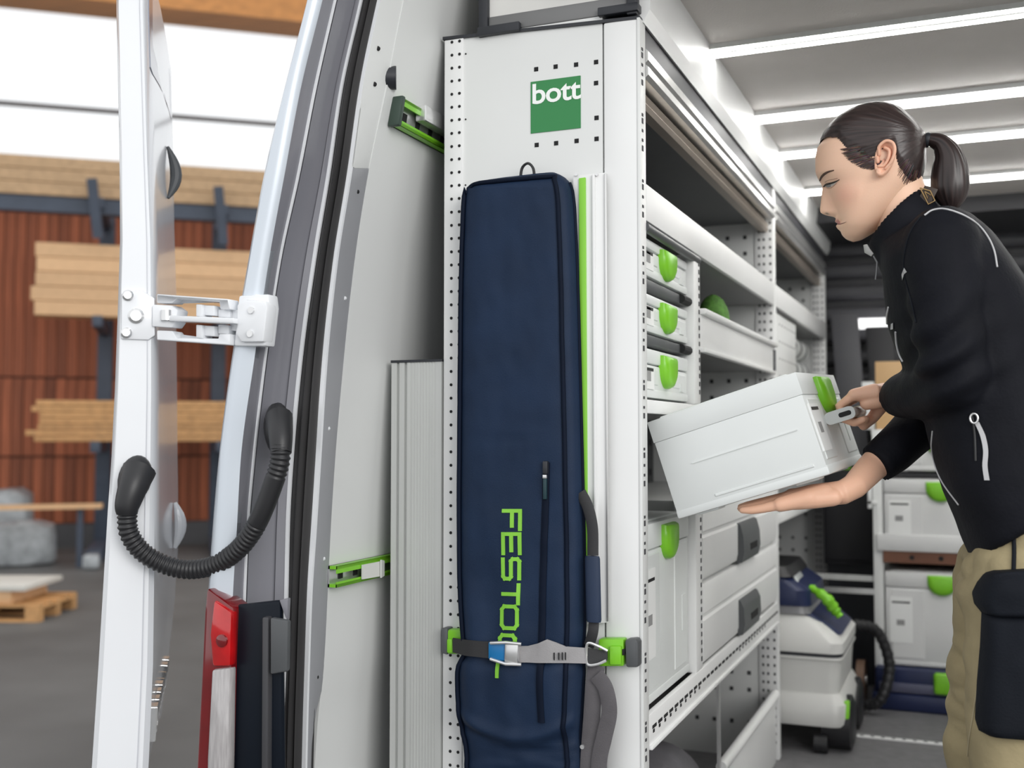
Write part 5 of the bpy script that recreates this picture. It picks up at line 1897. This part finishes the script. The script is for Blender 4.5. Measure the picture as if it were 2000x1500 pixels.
for i in range(len(hrows) - 1):
    for k in range(NH):
        k2 = (k + 1) % NH
        q = (i * NH + k, i * NH + k2, (i + 1) * NH + k2, (i + 1) * NH + k)
        if min(hcc[j][1] for j in q) > -1.0:
            hfc.append(q)
hfc.append(tuple(range(NH)))
me = bpy.data.meshes.new('hair')
me.from_pydata([tuple(v) for v in hvv], [], hfc)
bm_ = bmesh.new(); bm_.from_mesh(me)
ca = me.color_attributes.new('paint', 'FLOAT_COLOR', 'POINT')
for i, c in enumerate(hcc):
    ca.data[i].color = (*c[0], 1)
bm_.free()
hair = finish('hair', me, HAIR, person, smooth=80)
# fine strands crossing the hairline
mb = MB()
wc = []
random.seed(5)
for k in range(230):
    hx = random.uniform(1646, 1712) if k % 5 else random.uniform(1754, 1792)
    hy_ = interp(yh_x, yh_v, hx)
    dx, dy_ = TIE[0] - hx, TIE[1] - hy_
    if hx < 1712:
        dx, dy_ = dx, dy_ * .5 - 12
    ln = math.hypot(dx, dy_)
    dx, dy_ = dx / ln, dy_ / ln
    back = random.uniform(1, 7 if hx > 1640 else 2)
    fw_ = random.uniform(16, 34)
    pts = []
    for q in range(6):
        t_ = -back + (fw_ + back) * q / 5
        sag = 2.5 * (q / 5 - 1) ** 2 if hx > 1650 else 0
        pp_ = onface(hx + dx * t_, hy_ + dy_ * t_ + sag, .0006 + .0030 * min(1, max(0, t_ / 14)))
        if pp_ is not None:
            pts.append(pp_)
    if len(pts) > 3:
        for sd in (-1, 1):
            n0 = len(mb.v)
            mb.tube([mir(p, sd) for p in pts], [.00025 + .0006 * i / len(pts) for i in range(len(pts))], 5)
            wc += [tuple(c_ * random.choice((.8, 1.2, 1.8)) for c_ in hair_col(.9))] * (len(mb.v) - n0)
me = mb.mesh('hair_wisps')
ca = me.color_attributes.new('paint', 'FLOAT_COLOR', 'POINT')
for i, c in enumerate(wc):
    ca.data[i].color = (*c, 1)
finish('hair_wisps', me, HAIR, hair, smooth=80, kind='stuff')
# ponytail
PT = [(1806, 274, 10, 10), (1820, 274, 14, 13), (1838, 282, 20, 18), (1852, 305, 29, 23), (1856, 335, 37, 27), (1856, 365, 38, 27), (1858, 388, 30, 22), (1860, 404, 17, 13), (1862, 413, 5, 5)]
cen = catmull([Vector((a, b, 0)) for a, b, _, _ in PT], 8)
h1 = catmull([Vector((c, d, 0)) for _, _, c, d in PT], 8)
rings, cols = [], []
for i, p in enumerate(cen):
    t = (cen[min(i + 1, len(cen) - 1)] - cen[max(i - 1, 0)]).normalized()
    nrm = Vector((-t.y, t.x, 0))
    rg = []
    for k in range(64):
        a = 2 * math.pi * k / 64
        st_ = noise.noise(Vector((math.cos(a) * 5, math.sin(a) * 5, i * .05))) * .5 + noise.noise(Vector((math.cos(a) * 14, math.sin(a) * 14, i * .06))) * .5
        q = p + nrm * h1[i].x * math.cos(a) * (1 + .10 * st_)
        w_ = PY(q.x, q.y, HY)
        rg.append(Vector((w_.x, HY + h1[i].y * .00098 * math.sin(a) * (1 + .10 * st_), w_.z)))
        cols.append(hair_col(min(1, max(0, .35 + .9 * st_))))
    rings.append(rg)
mb = MB().loft(rings)
me = mb.mesh('ponytail')
ca = me.color_attributes.new('paint', 'FLOAT_COLOR', 'POINT')
for i, c in enumerate(cols):
    ca.data[i].color = (*c, 1)
pt = finish('ponytail', me, HAIR, hair, smooth=80)
mb = MB(); q0, q1 = PY(1806, 273, HY), PY(1816, 274, HY)
mb.tube([q0, q0.lerp(q1, .5), q1], [.0125, .0145, .0135], 18); mb.build('hair_tie', BLACKP, hair, smooth=60)

# jacket ------------------------------------------------------------
jk = MB()
TS = [((1893, 1088), (2120, 950), .166), ((1888, 1072), (2121, 940), .170), ((1868, 1020), (2122, 915), .172), ((1840, 955), (2110, 870), .168), ((1820, 880), (2088, 790), .158),
      ((1800, 800), (2066, 705), .156), ((1762, 715), (2044, 625), .166), ((1735, 640), (2012, 560), .176), ((1729, 580), (1975, 505), .182),
      ((1724, 535), (1935, 455), .176), ((1722, 508), (1900, 425), .135), ((1716, 492), (1862, 408), .095)]
rings = []
for (fx_, fy_), (bx_, by_), hw in TS:
    a, b = PY(fx_, fy_, HY), PY(bx_, by_, HY)
    c = (a + b) / 2
    e1 = (a - b) / 2
    rg = []
    for k in range(40):
        an = 2 * math.pi * k / 40
        cc = abs(math.cos(an)) ** .85 * math.copysign(1, math.cos(an)); ss = abs(math.sin(an)) ** .85 * math.copysign(1, math.sin(an))
        rg.append(c + e1 * cc + Vector((0, hw * ss, 0)))
    rings.append(rg)
jk.loft(rings)
# collar (thick tilted tube)
rings = []
for (fx_, fy_), (bx_, by_), hw in (((1726, 545), (1850, 430), .085), ((1708, 505), (1838, 408), .073), ((1695, 478), (1815, 378), .068), ((1694, 474), (1803, 366), .066), ((1700, 474), (1798, 368), .061), ((1712, 490), (1808, 390), .058)):
    a, b = PY(fx_, fy_, HY), PY(bx_, by_, HY)
    c = (a + b) / 2; e1 = (a - b) / 2
    rings.append([c + e1 * math.cos(2 * math.pi * k / 32) + Vector((0, hw * math.sin(2 * math.pi * k / 32), 0)) for k in range(32)])
jk.loft(rings)
# sleeves
capsule(jk, [PY(1838, 478, 2.000), PY(1846, 540, 1.978), PY(1848, 620, 1.966), PY(1856, 690, 1.968), PY(1866, 738, 1.985)], [.066, .064, .056, .056, .056], 24)
capsule(jk, [PY(1866, 738, 1.985), PY(1828, 762, 2.045), PY(1795, 768, 2.10)], [.057, .052, .046], 24)
jk.tube([PY(1795, 768, 2.10), PY(1768, 772, 2.15), PY(1752, 775, 2.185)], [.0465, .042, .037], 24)
capsule(jk, [PY(1840, 490, 2.262), PY(1858, 620, 2.31), PY(1862, 720, 2.33), PY(1856, 775, 2.325)], [.062, .055, .054, .052], 24)
cf = PY(1710, 908, 2.205)
jk.tube([PY(1856, 775, 2.325), PY(1790, 838, 2.27), PY(1740, 884, 2.225), cf], [.052, .047, .042, .038], 24)
jm = remesh(jk, .0055, 6, .5)
# creases: folds gathering at the elbow and soft waves elsewhere
elb = PY(1818, 705, 1.93)
jm.calc_loop_triangles()
nrms = [v.normal.copy() for v in jm.vertices]
for v, n_ in zip(jm.vertices, nrms):
    p = v.co
    d = .0030 * noise.noise(p * 9) + .0016 * noise.noise(p * 22)
    near = math.exp(-((p - elb).length / .085) ** 2)
    d += near * .0085 * math.sin(125 * (p.z * .75 - p.x * .55) + 3 * noise.noise(p * 9))
    v.co = p + n_ * d
jacket = finish('jacket', jm, JK, person, smooth=70)
bvh = BVHTree.FromPolygons([v.co for v in jm.vertices], [tuple(p.vertices) for p in jm.polygons])


def onj(px, py, out=.0015, tree=None, Yd=None):
    d = ray(px, py).normalized()
    hit = (tree or bvh).ray_cast(CO, d)
    if hit[0] is None:
        return None
    n_ = hit[1] if hit[1].dot(d) < 0 else -hit[1]
    return hit[0] + n_ * out


def jpipe(name, pts, r, m=PIPE, parent=None, n=6, tree=None):
    dense = []
    for (x0, y0), (x1, y1) in zip(pts[:-1], pts[1:]):
        for k in range(n):
            dense.append((x0 + (x1 - x0) * k / n, y0 + (y1 - y0) * k / n))
    dense.append(pts[-1])
    P = [onj(a, b, .0008, tree) for a, b in dense]
    P = [p for p in P if p is not None]
    # drop jumps
    Q = [P[0]]
    for p in P[1:]:
        if (p - Q[-1]).length < .05:
            Q.append(p)
    # light smoothing
    for _ in range(2):
        Q = [Q[0]] + [(Q[i - 1] + Q[i] * 2 + Q[i + 1]) / 4 for i in range(1, len(Q) - 1)] + [Q[-1]]
    return MB().tube(Q, r, 8).build(name, m, parent or jacket, smooth=60)


def curve2(pts, n=6):
    return [(p.x, p.y) for p in catmull([Vector((a, b, 0)) for a, b in pts], n)]


jpipe('shoulder_piping', curve2([(1806, 421), (1822, 411), (1846, 409), (1880, 420), (1908, 438), (1928, 462), (1941, 490), (1947, 522)]), .0016, n=3)
jpipe('chest_zip', curve2([(1736, 600), (1733, 622), (1735, 655), (1742, 690), (1752, 716)]), .0020, n=3)
jpipe('chest_zip', curve2([(1750, 648), (1752, 672), (1757, 692), (1764, 706)]), .0020, n=3)
jpipe('hem_piping', curve2([(1822, 842), (1820, 875), (1827, 910), (1843, 945), (1873, 986)]), .0014, n=3)
jpipe('armhole_seam', curve2([(1798, 424), (1779, 452), (1768, 490), (1766, 530), (1778, 580), (1790, 630)]), .0011, POCK, n=3)
# pocket zip with pale tab
jpipe('pocket_zip', curve2([(1898, 806), (1904, 850), (1906, 900)]), .0022, RUBBER, n=3)
c = onj(1903, 817, .003)
ringp = [c + Vector((.006 * math.cos(2 * math.pi * k / 14), -.003, .008 * math.sin(2 * math.pi * k / 14))) for k in range(15)]
MB().tube(ringp, .0017, 8).build('zip_slider', STEEL, jacket)
rb = curve2([(1908, 824), (1920, 850), (1926, 880), (1925, 910), (1929, 938)], 6)
rings = []
for x_, y_ in rb:
    a = onj(x_ - 5, y_, .003); b = onj(x_ + 5, y_, .003)
    if a and b:
        rings.append([a, b, b + Vector((0, .002, 0)), a + Vector((0, .002, 0))])
MB().loft(rings).build('zip_tab', PIPE, jacket, smooth=60)
# chest mark, inner collar tab, neck label
def jpatch(name, poly, m, out=.002):
    P = [onj(a, b, out) for a, b in poly]
    if any(p is None for p in P):
        return None
    return MB().loft([P, [p + Vector((0, .003, 0)) for p in P]]).build(name, m, jacket)


jpatch('chest_mark', [(1768, 523), (1773, 531), (1768, 535), (1764, 547), (1763, 536)], PIPE)
jpatch('chest_button', [(1742, 632), (1746, 630), (1746, 642), (1741, 643)], PIPE)
p0 = PY(1694, 484, HY - .03)
MB().tube([PY(1690, 478, HY - .035), PY(1694, 490, HY - .03), PY(1704, 498, HY - .03)], [.004, .007, .004], 10, flat=.5).build('collar_tab', mat('pale_grey_tab', (.5, .5, .49), .5), jacket)
MB().tube([PY(1706, 500, HY - .03), PY(1713, 512, HY - .03), PY(1712, 530, HY - .03), PY(1710, 546, HY - .03)], .0014, 6).build('draw_cord', mat('grey_cord', (.22, .22, .23), .6), jacket)
lb = MB(); lb.obox(PY(1812, 381, HY - .045), (.011, 0, -.0045), (0, .0015, 0), (.0065, 0, .0135))
nl = lb.build('neck_label', mat('dark_brown_label', (.035, .02, .012), .5), jacket, bevel=.001)
pp = [PY(a, b, HY - .0475) for a, b in ((1797, 367), (1817, 373), (1826, 392), (1813, 399), (1797, 367))]
MB().tube(pp, .0012, 6).build('label_border', mat('gold_thread', (.38, .24, .09), .4), nl)
pp = [PY(a, b, HY - .0475) for a, b in ((1806, 374), (1818, 381), (1812, 388), (1806, 374))]
MB().tube(pp, .0010, 6).build('label_mark', mat('gold_thread', (.38, .24, .09), .4), nl)

# trousers ----------------------------------------------------------
tr = MB()
rings = []
for (fx_, fy_), (bx_, by_), hw in (((1900, 985), (2105, 930), .140), ((1888, 1035), (2115, 985), .152), ((1884, 1080), (2125, 1040), .162), ((1876, 1130), (2130, 1130), .168), ((1885, 1190), (2120, 1200), .165)):
    a, b = PY(fx_, fy_, HY), PY(bx_, by_, HY)
    c = (a + b) / 2; e1 = (a - b) / 2
    rings.append([c + e1 * math.cos(2 * math.pi * k / 32) + Vector((0, hw * math.sin(2 * math.pi * k / 32), 0)) for k in range(32)])
tr.loft(rings)


def leg(pts):
    capsule(tr, [PY(a, b, y_) for a, b, y_, _ in pts], [r_ for _, _, _, r_ in pts], 24)


leg([(2000, 1140, 2.048, .098), (1998, 1280, 2.045, .092), (1985, 1420, 2.045, .084), (2000, 1560, 2.045, .080), (2030, 1690, 2.05, .076), (2046, 1790, 2.05, .078)])
leg([(1968, 1130, 2.21, .096), (1958, 1250, 2.215, .088), (1947, 1380, 2.215, .086), (1938, 1480, 2.22, .084), (1955, 1620, 2.22, .078), (1972, 1735, 2.22, .076)])
tm = remesh(tr, .006, 6, .5)
kn1, kn2 = PY(1880, 1370, 2.2), PY(1880, 1100, 2.1)
for v, n_ in zip(tm.vertices, [v.normal.copy() for v in tm.vertices]):
    p = v.co
    d = .004 * noise.noise(p * 8) + .002 * noise.noise(p * 20)
    q = Vector((p.x * 7, p.y * 7, p.z * 22 + p.x * 10))
    d += .012 * math.exp(-((p - kn1).length / .15) ** 2) * (abs(noise.noise(q)) * 2 - .5)
    q = Vector((p.x * 16 + p.z * 12, p.y * 8, p.z * 18 - p.x * 12))
    d += .016 * math.exp(-((p - kn2).length / .12) ** 2) * (abs(noise.noise(q + Vector((3, 1, 2)))) * 2 - .5)
    v.co = p + n_ * d
trousers = finish('trousers', tm, KHAKI, person, smooth=70)
tbvh = BVHTree.FromPolygons([v.co for v in tm.vertices], [tuple(p.vertices) for p in tm.polygons])
jpipe('front_seam', curve2([(1918, 1225), (1916, 1290), (1904, 1380), (1894, 1440), (1890, 1483)]), .0012, mat('pale_seam', (.42, .36, .23), .8), trousers, 3, tbvh)


def wrap_patch(name, poly, m, th, parent, inset=0.0, n=22, out=.004):
    """cloth patch laid over the trousers: pixel outline resampled as a grid"""
    ys_ = [p[1] for p in poly]
    y0_, y1_ = min(ys_), max(ys_)

    def span(y):
        xs_ = []
        for i in range(len(poly)):
            (xa_, ya_), (xb_, yb_) = poly[i], poly[(i + 1) % len(poly)]
            if (ya_ <= y < yb_) or (yb_ <= y < ya_):
                xs_.append(xa_ + (xb_ - xa_) * (y - ya_) / (yb_ - ya_))
        return (min(xs_), max(xs_)) if len(xs_) >= 2 else None
    rings = []
    for i in range(n + 1):
        y = y0_ + .5 + (y1_ - y0_ - 1) * i / n
        sp_ = span(y)
        if not sp_:
            continue
        front, back = [], []
        for k in range(15):
            x = sp_[0] + (sp_[1] - sp_[0]) * k / 14
            h = onj(x, y, 0, tbvh)
            Yc = 1.952
            hy = h.y if h is not None else 2.05
            base = min(hy, 2.06)
            p = PY(x, y, min(Yc + .10 * max(0, (1960 - x) / 60) ** 2 * .35, base - out))
            e = min(1, min(k, 14 - k) / 1.5) * min(1, min(i, n - i) / 1.2)
            front.append(p + Vector((0, -th * e, 0)))
            back.append(p + Vector((0, .035, 0)))
        rings.append(front + back[::-1])
    return MB().loft(rings).build(name, m, parent, smooth=60)


hol = wrap_patch('holster_pocket', [(1917, 1195), (2075, 1195), (2085, 1300), (2080, 1450), (2000, 1449), (1940, 1441), (1912, 1428), (1904, 1405), (1908, 1330), (1914, 1260)], POCK, .016, trousers)
wrap_patch('pocket_flap', [(1934, 1116), (2080, 1106), (2085, 1206), (1960, 1206), (1918, 1198), (1902, 1178), (1898, 1158), (1908, 1138), (1922, 1122)], POCK, .024, trousers, out=.008)
jpipe('side_stripe', curve2([(1980, 1030), (1981, 1070), (1980, 1116)]), .0035, POCK, trousers, 3, tbvh)
# shoes
for an, y_ in ((PY(2046, 1790, 2.05), 2.05), (PY(1972, 1735, 2.22), 2.22)):
    rings = []
    for dx, hw, hh_ in ((.09, .030, .07), (.075, .042, .10), (.02, .045, .11), (-.05, .046, .085), (-.12, .048, .065), (-.165, .040, .05), (-.185, .02, .035)):
        rings.append([Vector((an.x + dx, y_ + hw * math.cos(2 * math.pi * k / 18), max(0.002, hh_ / 2 + hh_ / 2 * math.sin(2 * math.pi * k / 18)))) for k in range(18)])
    MB().loft(rings).build('shoe', BLACKP, person, smooth=60)
    MB().tube([(an.x, y_, .09), (an.x, y_, max(.12, an.z))], [.04, .05], 14).build('sock', BLACKP, person, smooth=60)
